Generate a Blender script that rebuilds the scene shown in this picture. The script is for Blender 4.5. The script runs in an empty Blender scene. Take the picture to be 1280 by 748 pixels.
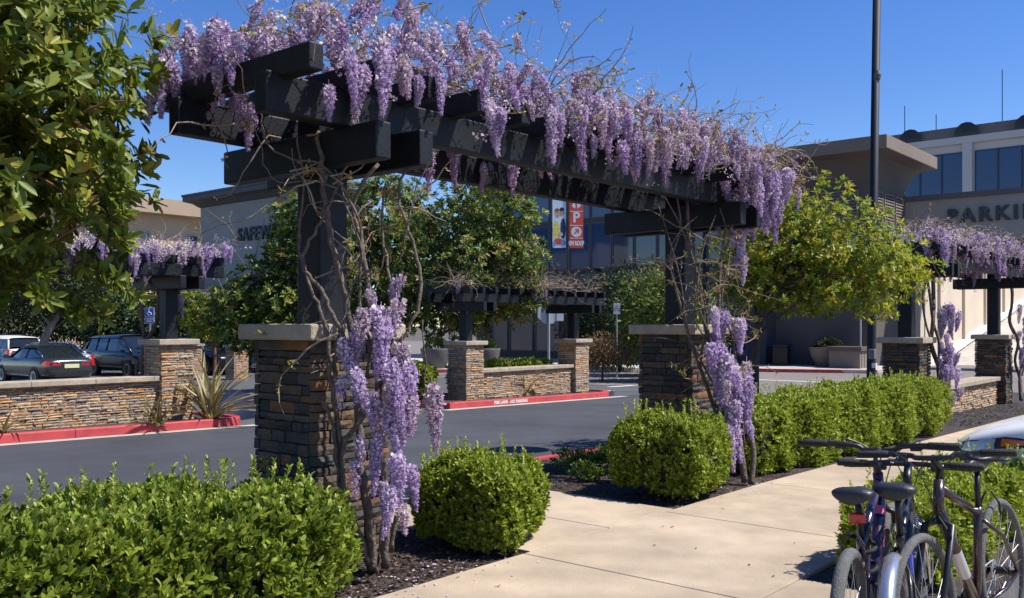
import bpy, bmesh, math, random
import numpy as np
from mathutils import Vector, Matrix

random.seed(7)
rng = np.random.default_rng(11)
scene = bpy.context.scene
COL = scene.collection
R_ = math.radians

# ---------------------------------------------------------------- camera, sky, sun, exposure
# world axes: x runs along the road and the pergola, y across it; origin at the near pillar's base
YAW = R_(40.4)
CAMX, CAMY, CAMZ = -3.919, -5.024, 1.55
FX, FY = math.cos(YAW), math.sin(YAW)          # view direction on the ground
RX, RY = math.sin(YAW), -math.cos(YAW)         # to the right of it
FPX, HOR = 1150.0, 407.0                       # focal length and horizon in photo pixels

cam = bpy.data.cameras.new('camera')
cam_o = bpy.data.objects.new('camera', cam)
COL.objects.link(cam_o)
cam_o.location = (CAMX, CAMY, CAMZ)
cam_o.rotation_euler = (R_(90), 0, YAW - R_(90))
cam.sensor_width = 36.0
cam.lens = FPX / 1280 * 36.0
cam.shift_y = (HOR - 374) / 1280
cam.clip_end = 3000
cam.clip_start = 0.05
scene.camera = cam_o

SUN_EL = R_(54)
sx, sy = RX * 1.0 + FX * -0.10, RY * 1.0 + FY * -0.10
sl = math.hypot(sx, sy); sx /= sl; sy /= sl
world = bpy.data.worlds.new('World'); scene.world = world
world.use_nodes = True
wn = world.node_tree
bg = wn.nodes['Background']
sky = wn.nodes.new('ShaderNodeTexSky')
sky.sky_type = 'NISHITA'; sky.sun_disc = False
sky.sun_elevation = SUN_EL
sky.sun_rotation = math.atan2(sx, sy)
sky.altitude = 0.0; sky.air_density = 1.0; sky.dust_density = 0.1; sky.ozone_density = 4.0
hs = wn.nodes.new('ShaderNodeHueSaturation'); hs.inputs['Saturation'].default_value = 1.28; hs.inputs['Hue'].default_value = .516
wn.links.new(sky.outputs[0], hs.inputs['Color']); wn.links.new(hs.outputs[0], bg.inputs[0])
bg.inputs[1].default_value = 0.11
sun = bpy.data.lights.new('sun', 'SUN')
sun.energy = 4.9; sun.angle = R_(0.53); sun.color = (1.0, 0.955, 0.88)
sun_o = bpy.data.objects.new('sun', sun); COL.objects.link(sun_o)
sv = Vector((sx * math.cos(SUN_EL), sy * math.cos(SUN_EL), math.sin(SUN_EL)))
sun_o.rotation_euler = (-sv).to_track_quat('-Z', 'Y').to_euler()
sun_o.location = sv * 60
scene.view_settings.view_transform = 'Standard'
scene.view_settings.look = 'None'
scene.view_settings.exposure = 0.5
scene.view_settings.gamma = 1.0
scene.view_settings.use_curve_mapping = False
scene.cycles.use_denoising = True
scene.cycles.max_bounces = 6
scene.cycles.transparent_max_bounces = 6

# ---------------------------------------------------------------- helpers
def dep(x, y): return (x - CAMX) * FX + (y - CAMY) * FY
def g(x, y):                                    # the site falls gently away from the camera
    return -0.02 * min(max(0.0, dep(x, y) - 9.0), 25.0)
def at(px, d):                                  # ground-plan point on a photo column at a depth
    X = (px - 640) / FPX * d
    return (CAMX + FX * d + RX * X, CAMY + FY * d + RY * X)
def zat(py, d): return CAMZ - (py - HOR) / FPX * d

def tag(o, label=None, cat=None, group=None, kind=None):
    if label: o['label'] = label
    if cat: o['category'] = cat
    if group: o['group'] = group
    if kind: o['kind'] = kind
    return o
def thing(name, label, cat, loc=(0, 0, 0), rotz=0.0, group=None):
    o = bpy.data.objects.new(name, None); COL.objects.link(o)
    o.location = loc; o.rotation_euler = (0, 0, rotz); o.empty_display_size = 0.2
    return tag(o, label, cat, group)
def link(name, me, parent=None, loc=None, rot=None, scl=None):
    o = bpy.data.objects.new(name, me); COL.objects.link(o)
    if parent: o.parent = parent
    if loc is not None: o.location = loc
    if rot is not None: o.rotation_euler = rot
    if scl is not None: o.scale = scl
    return o
def copy_tree(o, parent=None):
    c = o.copy(); COL.objects.link(c); c.parent = parent
    for ch in list(o.children): copy_tree(ch, c)
    return c

class MB:
    """collects shapes and links them as ONE mesh object"""
    def __init__(s): s.v = []; s.f = []
    def bx(s, x0, x1, y0, y1, z0, z1, M=None):
        n = len(s.v)
        c = [(x0,y0,z0),(x1,y0,z0),(x1,y1,z0),(x0,y1,z0),(x0,y0,z1),(x1,y0,z1),(x1,y1,z1),(x0,y1,z1)]
        if M is not None: c = [tuple(M @ Vector(p)) for p in c]
        s.v += c
        s.f += [tuple(n+i for i in q) for q in ((0,3,2,1),(4,5,6,7),(0,1,5,4),(1,2,6,5),(2,3,7,6),(3,0,4,7))]
        return s
    def tube(s, pts, rad, n=6, cap=True):
        pts = [Vector(p) for p in pts]; m = len(pts)
        if not hasattr(rad, '__len__'): rad = [rad] * m
        t = [(pts[min(i+1, m-1)] - pts[max(i-1, 0)]).normalized() for i in range(m)]
        ref = Vector((0, 0, 1)) if abs(t[0].z) < 0.9 else Vector((1, 0, 0))
        a = t[0].cross(ref).normalized(); b0 = len(s.v)
        for i in range(m):
            a = a - t[i] * a.dot(t[i])
            a = a.normalized() if a.length > 1e-6 else t[i].orthogonal().normalized()
            b = t[i].cross(a)
            for k in range(n):
                an = 2 * math.pi * k / n
                s.v.append(tuple(pts[i] + (a * math.cos(an) + b * math.sin(an)) * rad[i]))
        for i in range(m - 1):
            for k in range(n):
                k2 = (k + 1) % n
                s.f.append((b0+i*n+k, b0+i*n+k2, b0+(i+1)*n+k2, b0+(i+1)*n+k))
        if cap:
            s.f.append(tuple(b0 + k for k in reversed(range(n))))
            s.f.append(tuple(b0 + (m-1)*n + k for k in range(n)))
        return s
    def lathe(s, prof, c=(0,0,0), n=16, M=None, closed=False):
        b0 = len(s.v); m = len(prof)
        for (r, z) in prof:
            for k in range(n):
                an = 2 * math.pi * k / n
                p = Vector((c[0] + r*math.cos(an), c[1] + r*math.sin(an), c[2] + z))
                if M is not None: p = M @ p
                s.v.append(tuple(p))
        for i in range(m if closed else m - 1):
            i2 = (i + 1) % m
            for k in range(n):
                k2 = (k+1) % n
                s.f.append((b0+i*n+k, b0+i*n+k2, b0+i2*n+k2, b0+i2*n+k))
        if not closed:
            s.f.append(tuple(b0 + k for k in reversed(range(n))))
            s.f.append(tuple(b0 + (m-1)*n + k for k in range(n)))
        return s
    def prism(s, poly, h0, h1, f):
        """poly of 2D points, f(a,b,h) -> 3D"""
        n = len(s.v); m = len(poly)
        for h in (h0, h1):
            for (a, b) in poly: s.v.append(tuple(f(a, b, h)))
        s.f.append(tuple(n + i for i in reversed(range(m))))
        s.f.append(tuple(n + m + i for i in range(m)))
        for i in range(m):
            j = (i + 1) % m
            s.f.append((n+i, n+j, n+m+j, n+m+i))
        return s
    def loft(s, rings, cap=True):
        b0 = len(s.v); m = len(rings); n = len(rings[0])
        for r in rings: s.v += [tuple(p) for p in r]
        for i in range(m-1):
            for k in range(n):
                k2 = (k+1) % n
                s.f.append((b0+i*n+k, b0+i*n+k2, b0+(i+1)*n+k2, b0+(i+1)*n+k))
        if cap:
            s.f.append(tuple(b0+k for k in reversed(range(n)))); s.f.append(tuple(b0+(m-1)*n+k for k in range(n)))
        return s
    def quad(s, a, b, c, d):
        n = len(s.v); s.v += [tuple(a), tuple(b), tuple(c), tuple(d)]; s.f.append((n, n+1, n+2, n+3)); return s
    def mesh(s, name, mat, smooth=False):
        me = bpy.data.meshes.new(name); me.from_pydata(s.v, [], s.f)
        bm = bmesh.new(); bm.from_mesh(me); bmesh.ops.recalc_face_normals(bm, faces=bm.faces); bm.to_mesh(me); bm.free()
        if smooth: me.polygons.foreach_set('use_smooth', [True] * len(me.polygons))
        if mat: me.materials.append(mat)
        return me
    def build(s, name, mat, parent=None, smooth=False, bevel=0.0, sub=0, kind=None, loc=None):
        o = link(name, s.mesh(name, mat, smooth), parent, loc)
        if bevel:
            md = o.modifiers.new('bevel', 'BEVEL'); md.width = bevel; md.segments = 2; md.limit_method = 'ANGLE'
        if sub:
            md = o.modifiers.new('sub', 'SUBSURF'); md.levels = sub; md.render_levels = sub
        if kind: o['kind'] = kind
        return o

def fast_mesh(name, V, F, mat, tone=None, smooth=False):
    me = bpy.data.meshes.new(name)
    V = np.asarray(V, np.float32); F = np.asarray(F, np.int32); nf, k = F.shape
    me.vertices.add(len(V)); me.vertices.foreach_set('co', V.ravel())
    me.loops.add(nf * k); me.loops.foreach_set('vertex_index', F.ravel())
    me.polygons.add(nf); me.polygons.foreach_set('loop_start', np.arange(nf, dtype=np.int32) * k)
    if tone is not None:
        a = me.attributes.new('tone', 'FLOAT', 'POINT'); a.data.foreach_set('value', np.asarray(tone, np.float32))
    me.update(calc_edges=True)
    if smooth: me.polygons.foreach_set('use_smooth', [True] * nf)
    me.materials.append(mat)
    return me
def nrm(a): return a / np.maximum(np.linalg.norm(a, axis=-1, keepdims=True), 1e-9)
def leaf_arrays(P, D, N, L, W, fold=0.18, tip=0.55, curl=0.0):
    """six-vertex folded leaves: base, two left, tip, two right"""
    D = nrm(D); S = nrm(np.cross(D, N)); N = np.cross(S, D)
    L = np.asarray(L).reshape(-1, 1); W = np.asarray(W).reshape(-1, 1)
    a = P + D * L * (tip - .20) + N * W * fold * .8; b = P + D * L * (tip + .22) + N * W * fold * .8 - N * L * curl * .45
    V = np.stack([P, a + S*W*.44, b + S*W*.42, P + D*L - N*L*curl, b - S*W*.42, a - S*W*.44], 1).reshape(-1, 3)
    n = len(P); k = (np.arange(n) * 6).reshape(-1, 1, 1)
    F = (np.array([[0, 3, 2, 1], [0, 5, 4, 3]])[None] + k).reshape(-1, 4)
    return V, F
def leaf_mesh(name, P, D, N, L, W, mat, tone, **k):
    V, F = leaf_arrays(P, D, N, L, W, **k)
    return fast_mesh(name, V, F, mat, np.repeat(tone, 6))
def rnd_dirs(n): return nrm(rng.normal(size=(n, 3)))
def up_normals(D, jit=0.5):
    N = np.array([0, 0, 1.0]) + rng.normal(size=D.shape) * jit
    N = N - D * np.sum(N * D, -1, keepdims=True)
    return nrm(N)
def whorls(C, Dc, m, spread=(35, 80), along=0.03):
    """m leaves around each stem tip C pointing along Dc"""
    n = len(C); Dc = nrm(Dc)
    A = nrm(np.cross(Dc, np.where(np.abs(Dc[:, 2:3]) < .9, [[0, 0, 1.0]], [[1.0, 0, 0]])))
    B = np.cross(Dc, A)
    ang = (np.arange(m) * 2.4)[None] + rng.uniform(0, 6.28, (n, 1)) + rng.normal(0, .2, (n, m))
    sp = np.radians(rng.uniform(spread[0], spread[1], (n, m)))
    D = Dc[:, None] * np.cos(sp)[..., None] + (A[:, None] * np.cos(ang)[..., None] + B[:, None] * np.sin(ang)[..., None]) * np.sin(sp)[..., None]
    P = C[:, None] - Dc[:, None] * (rng.uniform(0, along, (n, m)))[..., None]
    N = Dc[:, None] - D * np.sum(Dc[:, None] * D, -1, keepdims=True)
    return P.reshape(-1, 3), D.reshape(-1, 3), nrm(N.reshape(-1, 3) + rng.normal(0, .25, (n*m, 3)))

# ---------------------------------------------------------------- materials (procedural)
MATS = {}
def newmat(name):
    m = bpy.data.materials.new(name); m.use_nodes = True
    nt = m.node_tree; nt.nodes.clear()
    out = nt.nodes.new('ShaderNodeOutputMaterial')
    MATS[name] = m
    return m, nt, out
def P(name, col, rough=0.7, var=0.12, scale=6.0, bump=0.0, bscale=60.0, metal=0.0, coat=0.0, spec=0.5, stain=0.0, emit=0.0, detail=6):
    m, nt, out = newmat(name); N = nt.nodes.new; Lk = nt.links.new
    p = N('ShaderNodeBsdfPrincipled'); Lk(p.outputs[0], out.inputs[0])
    p.inputs['Roughness'].default_value = rough; p.inputs['Metallic'].default_value = metal
    p.inputs['Coat Weight'].default_value = coat; p.inputs['Coat Roughness'].default_value = 0.05
    p.inputs['Specular IOR Level'].default_value = spec
    tc = N('ShaderNodeTexCoord')
    if var > 0:
        no = N('ShaderNodeTexNoise'); no.inputs['Scale'].default_value = scale; no.inputs['Detail'].default_value = detail
        Lk(tc.outputs['Object'], no.inputs['Vector'])
        rp = N('ShaderNodeValToRGB')
        rp.color_ramp.elements[0].position = .3; rp.color_ramp.elements[1].position = .7
        rp.color_ramp.elements[0].color = tuple(c * (1 - var) for c in col) + (1,)
        rp.color_ramp.elements[1].color = tuple(min(1, c * (1 + var)) for c in col) + (1,)
        Lk(no.outputs[0], rp.inputs[0]); src = rp.outputs[0]
        if stain > 0:
            n2 = N('ShaderNodeTexNoise'); n2.inputs['Scale'].default_value = scale * .23; n2.inputs['Detail'].default_value = 9; n2.inputs['Roughness'].default_value = .65
            Lk(tc.outputs['Object'], n2.inputs['Vector'])
            r2 = N('ShaderNodeValToRGB'); r2.color_ramp.elements[0].position = .38; r2.color_ramp.elements[1].position = .62
            r2.color_ramp.elements[0].color = (1-stain,)*3 + (1,); r2.color_ramp.elements[1].color = (1, 1, 1, 1)
            Lk(n2.outputs[0], r2.inputs[0])
            mx = N('ShaderNodeMix'); mx.data_type = 'RGBA'; mx.blend_type = 'MULTIPLY'; mx.inputs[0].default_value = 1
            Lk(src, mx.inputs[6]); Lk(r2.outputs[0], mx.inputs[7]); src = mx.outputs[2]
        Lk(src, p.inputs['Base Color'])
    else:
        p.inputs['Base Color'].default_value = tuple(col) + (1,)
    if bump > 0:
        nb = N('ShaderNodeTexNoise'); nb.inputs['Scale'].default_value = bscale; nb.inputs['Detail'].default_value = 5
        Lk(tc.outputs['Object'], nb.inputs['Vector'])
        bp = N('ShaderNodeBump'); bp.inputs['Strength'].default_value = bump; bp.inputs['Distance'].default_value = 0.02
        Lk(nb.outputs[0], bp.inputs['Height']); Lk(bp.outputs[0], p.inputs['Normal'])
    if emit > 0:
        p.inputs['Emission Color'].default_value = tuple(col) + (1,); p.inputs['Emission Strength'].default_value = emit
    return m
def ramp_mat(name, stops, rough=0.5, transl=0.35, spec=0.4, objvar=0.0):
    """foliage or petals: colour by the per-leaf 'tone' attribute, partly translucent"""
    m, nt, out = newmat(name); N = nt.nodes.new; Lk = nt.links.new
    at_ = N('ShaderNodeAttribute'); at_.attribute_name = 'tone'
    fac = at_.outputs['Fac']
    if objvar > 0:
        oi = N('ShaderNodeObjectInfo')
        ma = N('ShaderNodeMath'); ma.operation = 'MULTIPLY_ADD'; ma.inputs[1].default_value = objvar
        Lk(oi.outputs['Random'], ma.inputs[0]); Lk(fac, ma.inputs[2])
        mb = N('ShaderNodeMath'); mb.operation = 'SUBTRACT'; mb.inputs[1].default_value = objvar * .5
        Lk(ma.outputs[0], mb.inputs[0]); fac = mb.outputs[0]
    rp = N('ShaderNodeValToRGB'); el = rp.color_ramp.elements
    while len(el) < len(stops): el.new(.5)
    for e, (p_, c) in zip(el, stops): e.position = p_; e.color = tuple(c) + (1,)
    Lk(fac, rp.inputs[0])
    p = N('ShaderNodeBsdfPrincipled'); p.inputs['Roughness'].default_value = rough; p.inputs['Specular IOR Level'].default_value = spec
    Lk(rp.outputs[0], p.inputs['Base Color'])
    t = N('ShaderNodeBsdfTranslucent'); Lk(rp.outputs[0], t.inputs[0])
    mx = N('ShaderNodeMixShader'); mx.inputs[0].default_value = transl
    Lk(p.outputs[0], mx.inputs[1]); Lk(t.outputs[0], mx.inputs[2]); Lk(mx.outputs[0], out.inputs[0])
    return m
def stone_mat(name, stops, rough=0.85):
    m, nt, out = newmat(name); N = nt.nodes.new; Lk = nt.links.new
    oi = N('ShaderNodeObjectInfo'); ge = N('ShaderNodeNewGeometry')
    ad = N('ShaderNodeMath'); ad.operation = 'ADD'; Lk(oi.outputs['Random'], ad.inputs[0]); Lk(ge.outputs['Random Per Island'], ad.inputs[1])
    fr = N('ShaderNodeMath'); fr.operation = 'FRACT'; Lk(ad.outputs[0], fr.inputs[0])
    rp = N('ShaderNodeValToRGB'); el = rp.color_ramp.elements; rp.color_ramp.interpolation = 'CONSTANT'
    while len(el) < len(stops): el.new(.5)
    for i, (e, c) in enumerate(zip(el, stops)): e.position = i / len(stops); e.color = tuple(c) + (1,)
    Lk(fr.outputs[0], rp.inputs[0])
    no = N('ShaderNodeTexNoise'); no.inputs['Scale'].default_value = 14; no.inputs['Detail'].default_value = 7
    Lk(ge.outputs['Position'], no.inputs['Vector'])
    r2 = N('ShaderNodeValToRGB'); r2.color_ramp.elements[0].position = .3; r2.color_ramp.elements[1].position = .72
    r2.color_ramp.elements[0].color = (.68, .66, .65, 1); r2.color_ramp.elements[1].color = (1.2, 1.12, 1.0, 1)
    Lk(no.outputs[0], r2.inputs[0])
    mx = N('ShaderNodeMix'); mx.data_type = 'RGBA'; mx.blend_type = 'MULTIPLY'; mx.inputs[0].default_value = 1
    Lk(rp.outputs[0], mx.inputs[6]); Lk(r2.outputs[0], mx.inputs[7])
    p = N('ShaderNodeBsdfPrincipled'); p.inputs['Roughness'].default_value = rough; Lk(mx.outputs[2], p.inputs['Base Color'])
    nb = N('ShaderNodeTexNoise'); nb.inputs['Scale'].default_value = 55; nb.inputs['Detail'].default_value = 6; Lk(ge.outputs['Position'], nb.inputs['Vector'])
    bp = N('ShaderNodeBump'); bp.inputs['Strength'].default_value = .6; bp.inputs['Distance'].default_value = .015
    Lk(nb.outputs[0], bp.inputs['Height']); Lk(bp.outputs[0], p.inputs['Normal']); Lk(p.outputs[0], out.inputs[0])
    return m
def glass_mat(name, col, rough=0.06, spec=0.8):
    m, nt, out = newmat(name); p = nt.nodes.new('ShaderNodeBsdfPrincipled')
    p.inputs['Base Color'].default_value = tuple(col) + (1,); p.inputs['Roughness'].default_value = rough
    p.inputs['Specular IOR Level'].default_value = spec; p.inputs['Coat Weight'].default_value = .4; p.inputs['Coat Roughness'].default_value = .03
    nt.links.new(p.outputs[0], out.inputs[0]); return m

m_asphalt = P('asphalt_dark', (.062, .066, .075), .85, .16, 1.3, .5, 160, stain=.26)
m_asphalt2 = P('asphalt_lot', (.095, .096, .10), .85, .12, 1.0, .4, 140, stain=.18)
m_street = P('street_brown', (.20, .175, .16), .85, .10, .7, .3, 120, stain=.15)
m_ground = P('earth', (.10, .085, .065), .95, .25, .5, .3, 40)
m_mulch = P('mulch', (.070, .050, .038), .95, .45, 28, 1.0, 70, stain=.3)
m_gravel = P('dark_gravel', (.045, .04, .04), .9, .5, 45, 1.0, 80)
m_conc = P('sidewalk_concrete', (.50, .395, .28), .85, .13, 2.6, .35, 150, stain=.30, detail=9)
m_conc2 = P('pale_concrete', (.50, .46, .40), .85, .12, 3.0, .25, 90, stain=.18)
m_cap = P('cap_stone', (.42, .35, .26), .85, .14, 9.0, .4, 60, stain=.2)
m_mortar = P('mortar', (.05, .045, .04), .95, .2, 20)
m_red = P('kerb_red_paint', (.50, .055, .06), .6, .16, 4.0, .3, 90, stain=.3)
m_white = P('white_paint', (.75, .74, .72), .7, .1, 8, stain=.15)
m_wood = P('black_timber', (.0085, .010, .0135), .5, .25, 12, .15, 50, spec=.3)
m_bark = P('vine_bark', (.13, .10, .078), .9, .4, 25, .9, 45)
m_twig = P('vine_twig', (.25, .19, .14), .85, .3, 30, .3, 60)
m_trunk = P('grey_bark', (.26, .22, .18), .9, .3, 12, .8, 30)
m_redbark = P('red_bark', (.16, .065, .04), .7, .35, 14, .6, 30)
m_darkbark = P('dark_bark', (.07, .05, .04), .9, .3, 14, .6, 30)
m_black = P('black_metal', (.014, .015, .017), .4, .1, 10)
m_pole = P('pole_paint', (.012, .017, .026), .6, .15, 10, spec=.25)
m_steel = P('galvanised', (.42, .44, .45), .45, .1, 12, metal=.6)
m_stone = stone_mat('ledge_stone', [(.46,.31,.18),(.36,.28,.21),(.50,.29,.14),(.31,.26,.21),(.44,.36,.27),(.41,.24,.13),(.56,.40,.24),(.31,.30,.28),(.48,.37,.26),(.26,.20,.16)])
m_stone2 = stone_mat('shaded_ledge_stone', [(.11,.085,.062),(.07,.063,.056),(.14,.09,.055),(.052,.05,.047),(.09,.08,.068),(.085,.06,.042),(.125,.095,.066),(.066,.068,.066),(.22,.11,.05),(.045,.04,.038)])  # darker copy of the ledge stone, pillar shade put into its colours
m_petal = ramp_mat('wisteria_petal', [(0,(.28,.165,.38)),(.3,(.48,.345,.585)),(.6,(.65,.52,.72)),(.85,(.82,.725,.80)),(1,(.92,.87,.80))], .6, .35, .2, objvar=.28)
m_petal2 = ramp_mat('faded_petal', [(0,(.30,.20,.34)),(.4,(.50,.38,.50)),(.7,(.64,.53,.56)),(1,(.78,.70,.62))], .7, .3, .2, objvar=.2)
m_bud = ramp_mat('wisteria_young_leaf', [(0,(.22,.13,.05)),(.4,(.34,.26,.09)),(.7,(.32,.34,.06)),(1,(.50,.46,.14))], .5, .4, .3)
m_hedge = ramp_mat('hedge_leaf', [(0,(.055,.09,.012)),(.35,(.14,.21,.02)),(.7,(.25,.33,.035)),(1,(.38,.42,.08))], .42, .34, .4)
m_hedge2 = ramp_mat('bright_hedge_leaf', [(0,(.075,.11,.012)),(.35,(.185,.25,.02)),(.7,(.31,.375,.03)),(1,(.45,.48,.08))], .45, .36, .4)
m_tree_l = ramp_mat('glossy_tree_leaf', [(0,(.045,.075,.014)),(.4,(.12,.175,.022)),(.75,(.24,.275,.035)),(1,(.46,.39,.07))], .45, .34, .35)
m_tree_r = ramp_mat('sunny_tree_leaf', [(0,(.08,.12,.012)),(.4,(.21,.28,.022)),(.75,(.36,.40,.035)),(1,(.55,.45,.06))], .45, .45, .4)
m_tree_m = ramp_mat('garden_tree_leaf', [(0,(.04,.07,.014)),(.45,(.12,.18,.022)),(.8,(.23,.28,.04)),(1,(.44,.27,.09))], .45, .36, .4)
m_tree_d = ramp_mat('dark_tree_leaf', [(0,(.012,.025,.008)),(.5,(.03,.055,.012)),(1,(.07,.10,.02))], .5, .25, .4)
m_brownbush = ramp_mat('bronze_leaf', [(0,(.08,.045,.02)),(.5,(.18,.11,.05)),(1,(.26,.19,.08))], .5, .3, .3)
m_phorm = ramp_mat('flax_blade', [(0,(.06,.05,.03)),(.4,(.22,.17,.06)),(.8,(.42,.36,.16)),(1,(.20,.06,.05))], .45, .2, .4, objvar=.5)
m_core = P('hedge_shade_core', (.045, .036, .02), .95, .4, 40, .8, 60)  # twig brown for the hedge cores, with inner shade put into the colour
m_glass = glass_mat('window_glass', (.012, .035, .075))
m_carglass = glass_mat('car_glass', (.012, .016, .018), .04, .7)
m_rubber = P('rubber', (.018, .018, .019), .8, .2, 30, .3, 120)
m_rubber2 = P('dusty_rubber', (.12, .12, .118), .85, .2, 30, .6, 160)
m_chrome = P('chrome', (.75, .76, .78), .18, 0, metal=1.0)
m_alloy = P('alloy', (.5, .51, .52), .35, 0, metal=.9)
m_lampred = P('tail_lens', (.45, .012, .015), .15, 0, coat=.6)
m_lampclear = P('head_lens', (.55, .57, .58), .1, 0, coat=.8, metal=.3)
m_amber = P('amber_lens', (.65, .13, .015), .25, 0, coat=.5)

# ---------------------------------------------------------------- ground, roads, beds, pavements
def sheet(name, poly, dz, mat, skirt=0.0, parent=None, kind='structure'):
    bm = bmesh.new()
    vs = [bm.verts.new((x, y, 0)) for x, y in poly]
    bm.faces.new(vs)
    for d in (9.0, 34.0):
        co = Vector((CAMX + FX * d, CAMY + FY * d, 0))
        bmesh.ops.bisect_plane(bm, geom=bm.verts[:] + bm.edges[:] + bm.faces[:], plane_co=co, plane_no=Vector((FX, FY, 0)))
    for v in bm.verts: v.co.z = g(v.co.x, v.co.y) + dz
    if skirt:
        be = [e for e in bm.edges if e.is_boundary]
        r = bmesh.ops.extrude_edge_only(bm, edges=be)
        for v in r['geom']:
            if isinstance(v, bmesh.types.BMVert): v.co.z -= skirt
    bmesh.ops.recalc_face_normals(bm, faces=bm.faces)
    me = bpy.data.meshes.new(name); bm.to_mesh(me); bm.free(); me.materials.append(mat)
    o = link(name, me, parent)
    if kind: o['kind'] = kind
    return o
def rect(x0, x1, y0, y1): return [(x0, y0), (x1, y0), (x1, y1), (x0, y1)]

sheet('ground', rect(-900, 900, -900, 900), -0.20, m_ground)
sheet('road', rect(-60, 19.5, 1.9, 9.7), -0.13, m_asphalt)
sheet('parking_lot', rect(-60, 24, 9.7, 62), -0.134, m_asphalt2)
st = [(19.5, 9.7), (19.5, 1.9), (25, 1.75), (25, -60), (120, -60), (120, 90), (24, 90), (24, 9.7)]
sheet('street', st, -0.138, m_street)
sheet('side_car_park', rect(1.2, 25, -30, -3.62), -0.11, m_asphalt2)
# beds
sheet('planting_bed', rect(-20, 0.9, -1.08, 1.75), 0.0, m_mulch, .12)
sheet('planting_bed', rect(2.8, 12.3, -1.08, 1.75), 0.0, m_mulch, .12)
sheet('gravel_bed', rect(12.3, 25, -1.08, 1.75), 0.0, m_gravel, .12)
sheet('planting_bed', rect(1.45, 25, -3.60, -2.75), 0.0, m_mulch, .12)
sheet('planting_bed', [(-40, 9.84), (5.3, 9.84), (5.86, 10.2), (5.86, 12.6), (5.3, 13.0), (-40, 13.0)], -0.02, m_mulch, .12)
isl = [(11.35, 9.84), (17.6, 9.84), (18.45, 10.1), (18.8, 10.7), (18.45, 11.5), (17.6, 12.6), (11.35, 12.9)]
sheet('planting_bed', isl, -0.02, m_gravel, .12)

# concrete path and pavement: every slab a piece of its own
side = bpy.data.objects.new('sidewalk', None); COL.objects.link(side); side['kind'] = 'structure'
def slab(x0, x1, y0, y1, parent, gap=.005):
    b = MB()
    x0 += gap; x1 -= gap; y0 += gap; y1 -= gap
    n = 0; c = [(x0,y0),(x1,y0),(x1,y1),(x0,y1)]
    b.v = [(x, y, g(x, y) - .1) for x, y in c] + [(x, y, g(x, y) + .022) for x, y in c]
    b.f = [(0,3,2,1),(4,5,6,7),(0,1,5,4),(1,2,6,5),(2,3,7,6),(3,0,4,7)]
    o = b.build('slab', m_conc, parent, bevel=.006)
    return o
xs = [.83 + 1.82 * k for k in range(-5, 14)]
for a, b_ in zip(xs[:-1], xs[1:]):
    slab(a, b_, -2.75, -1.08, side)
for a, b_ in ((.9, 1.85), (1.85, 2.8)):
    slab(a, b_, -1.08, .35, side); slab(a, b_, .35, 1.75, side)
for a, b_ in zip(xs[:-1], xs[1:]):
    if a < 0.8:
        for y0 in (-4.57, -6.39, -8.2): slab(a, min(b_, 1.45), y0, y0 + 1.82, side)
slab(.83, 1.45, -4.57, -2.75, side); slab(.83, 1.45, -6.39, -4.57, side)

def kerb(name, pts, mat, h=.15, w=.15, base=-.16, top=.02, parent=None, label=None):
    """a kerb following a line of plan points (left side is the road side)"""
    b = MB(); n = len(pts); inner = []
    for i in range(n):
        a = Vector(pts[max(i-1, 0)]); c = Vector(pts[min(i+1, n-1)])
        t = (c - a).normalized(); nn = Vector((-t.y, t.x))
        inner.append(Vector(pts[i]) + nn * w)
    rings = []
    for p, q in zip(pts, inner):
        zb = g(p[0], p[1]); m = (Vector(q) - Vector(p)) * .13
        rings.append([(p[0], p[1], zb + base), (p[0] + m.x*.4, p[1] + m.y*.4, zb + top - .02), (p[0] + m.x, p[1] + m.y, zb + top), (q[0], q[1], zb + top), (q[0], q[1], zb + base)])
    b.loft(rings)
    o = b.build(name, mat, parent); o['kind'] = 'structure'
    return o
def line(x0, y0, x1, y1, n): return [(x0 + (x1-x0)*i/n, y0 + (y1-y0)*i/n) for i in range(n+1)]
def arc(cx, cy, r, a0, a1, n): return [(cx + r*math.cos(R_(a0+(a1-a0)*i/n)), cy + r*math.sin(R_(a0+(a1-a0)*i/n))) for i in range(n+1)]
# far kerbs, painted red, cut into cast lengths
for a, b_ in ((-20, -8), (-7.99, 2.7), (2.71, 5.35)):
    kerb('kerb', line(a, 9.7, b_, 9.7, 6), m_red)
kerb('kerb', arc(5.35, 10.35, .65, -89, 0, 8) + line(6.0, 10.5, 6.0, 12.8, 3), m_red)
for a, b_ in ((11.2, 14.3), (14.31, 17.2)):
    kerb('kerb', line(a, 9.7, b_, 9.7, 4), m_red)
kerb('kerb', arc(17.21, 10.95, 1.25, -90, 85, 16) + [(16.5, 12.3), (15.2, 12.75), (13, 12.9)], m_red)
kerb('kerb', [(11.2, 12.9), (11.2, 11.5), (11.2, 9.71)], m_red)
for a, b_ in ((-20, 2.05), (2.06, 9), (9.01, 19.2)):
    kerb('kerb', line(b_, 1.9, a, 1.9, 8), m_red)
# pale gutters at the foot of the far kerbs
sheet('gutter', rect(-40, 6.15, 9.42, 9.695), -.125, m_conc2)
sheet('gutter', rect(10.9, 18.2, 9.42, 9.695), -.125, m_conc2)
# far pavement in front of the garage
sheet('far_pavement', [(24.2, 43), (24.2, 27), (30, 22.5), (36.2, 16.8), (36.9, 13.6), (38.5, 9.5), (46.5, 9.5), (46.5, 43)], .0, m_conc2, .14)
kerb('kerb', [(38.6, 9.4), (36.8, 13.5), (36.1, 16.7)][::-1], m_red, w=.15)
kerb('kerb', [(29.9, 22.4), (24.1, 26.9), (24.1, 36)][::-1], m_red, w=-.15)
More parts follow.
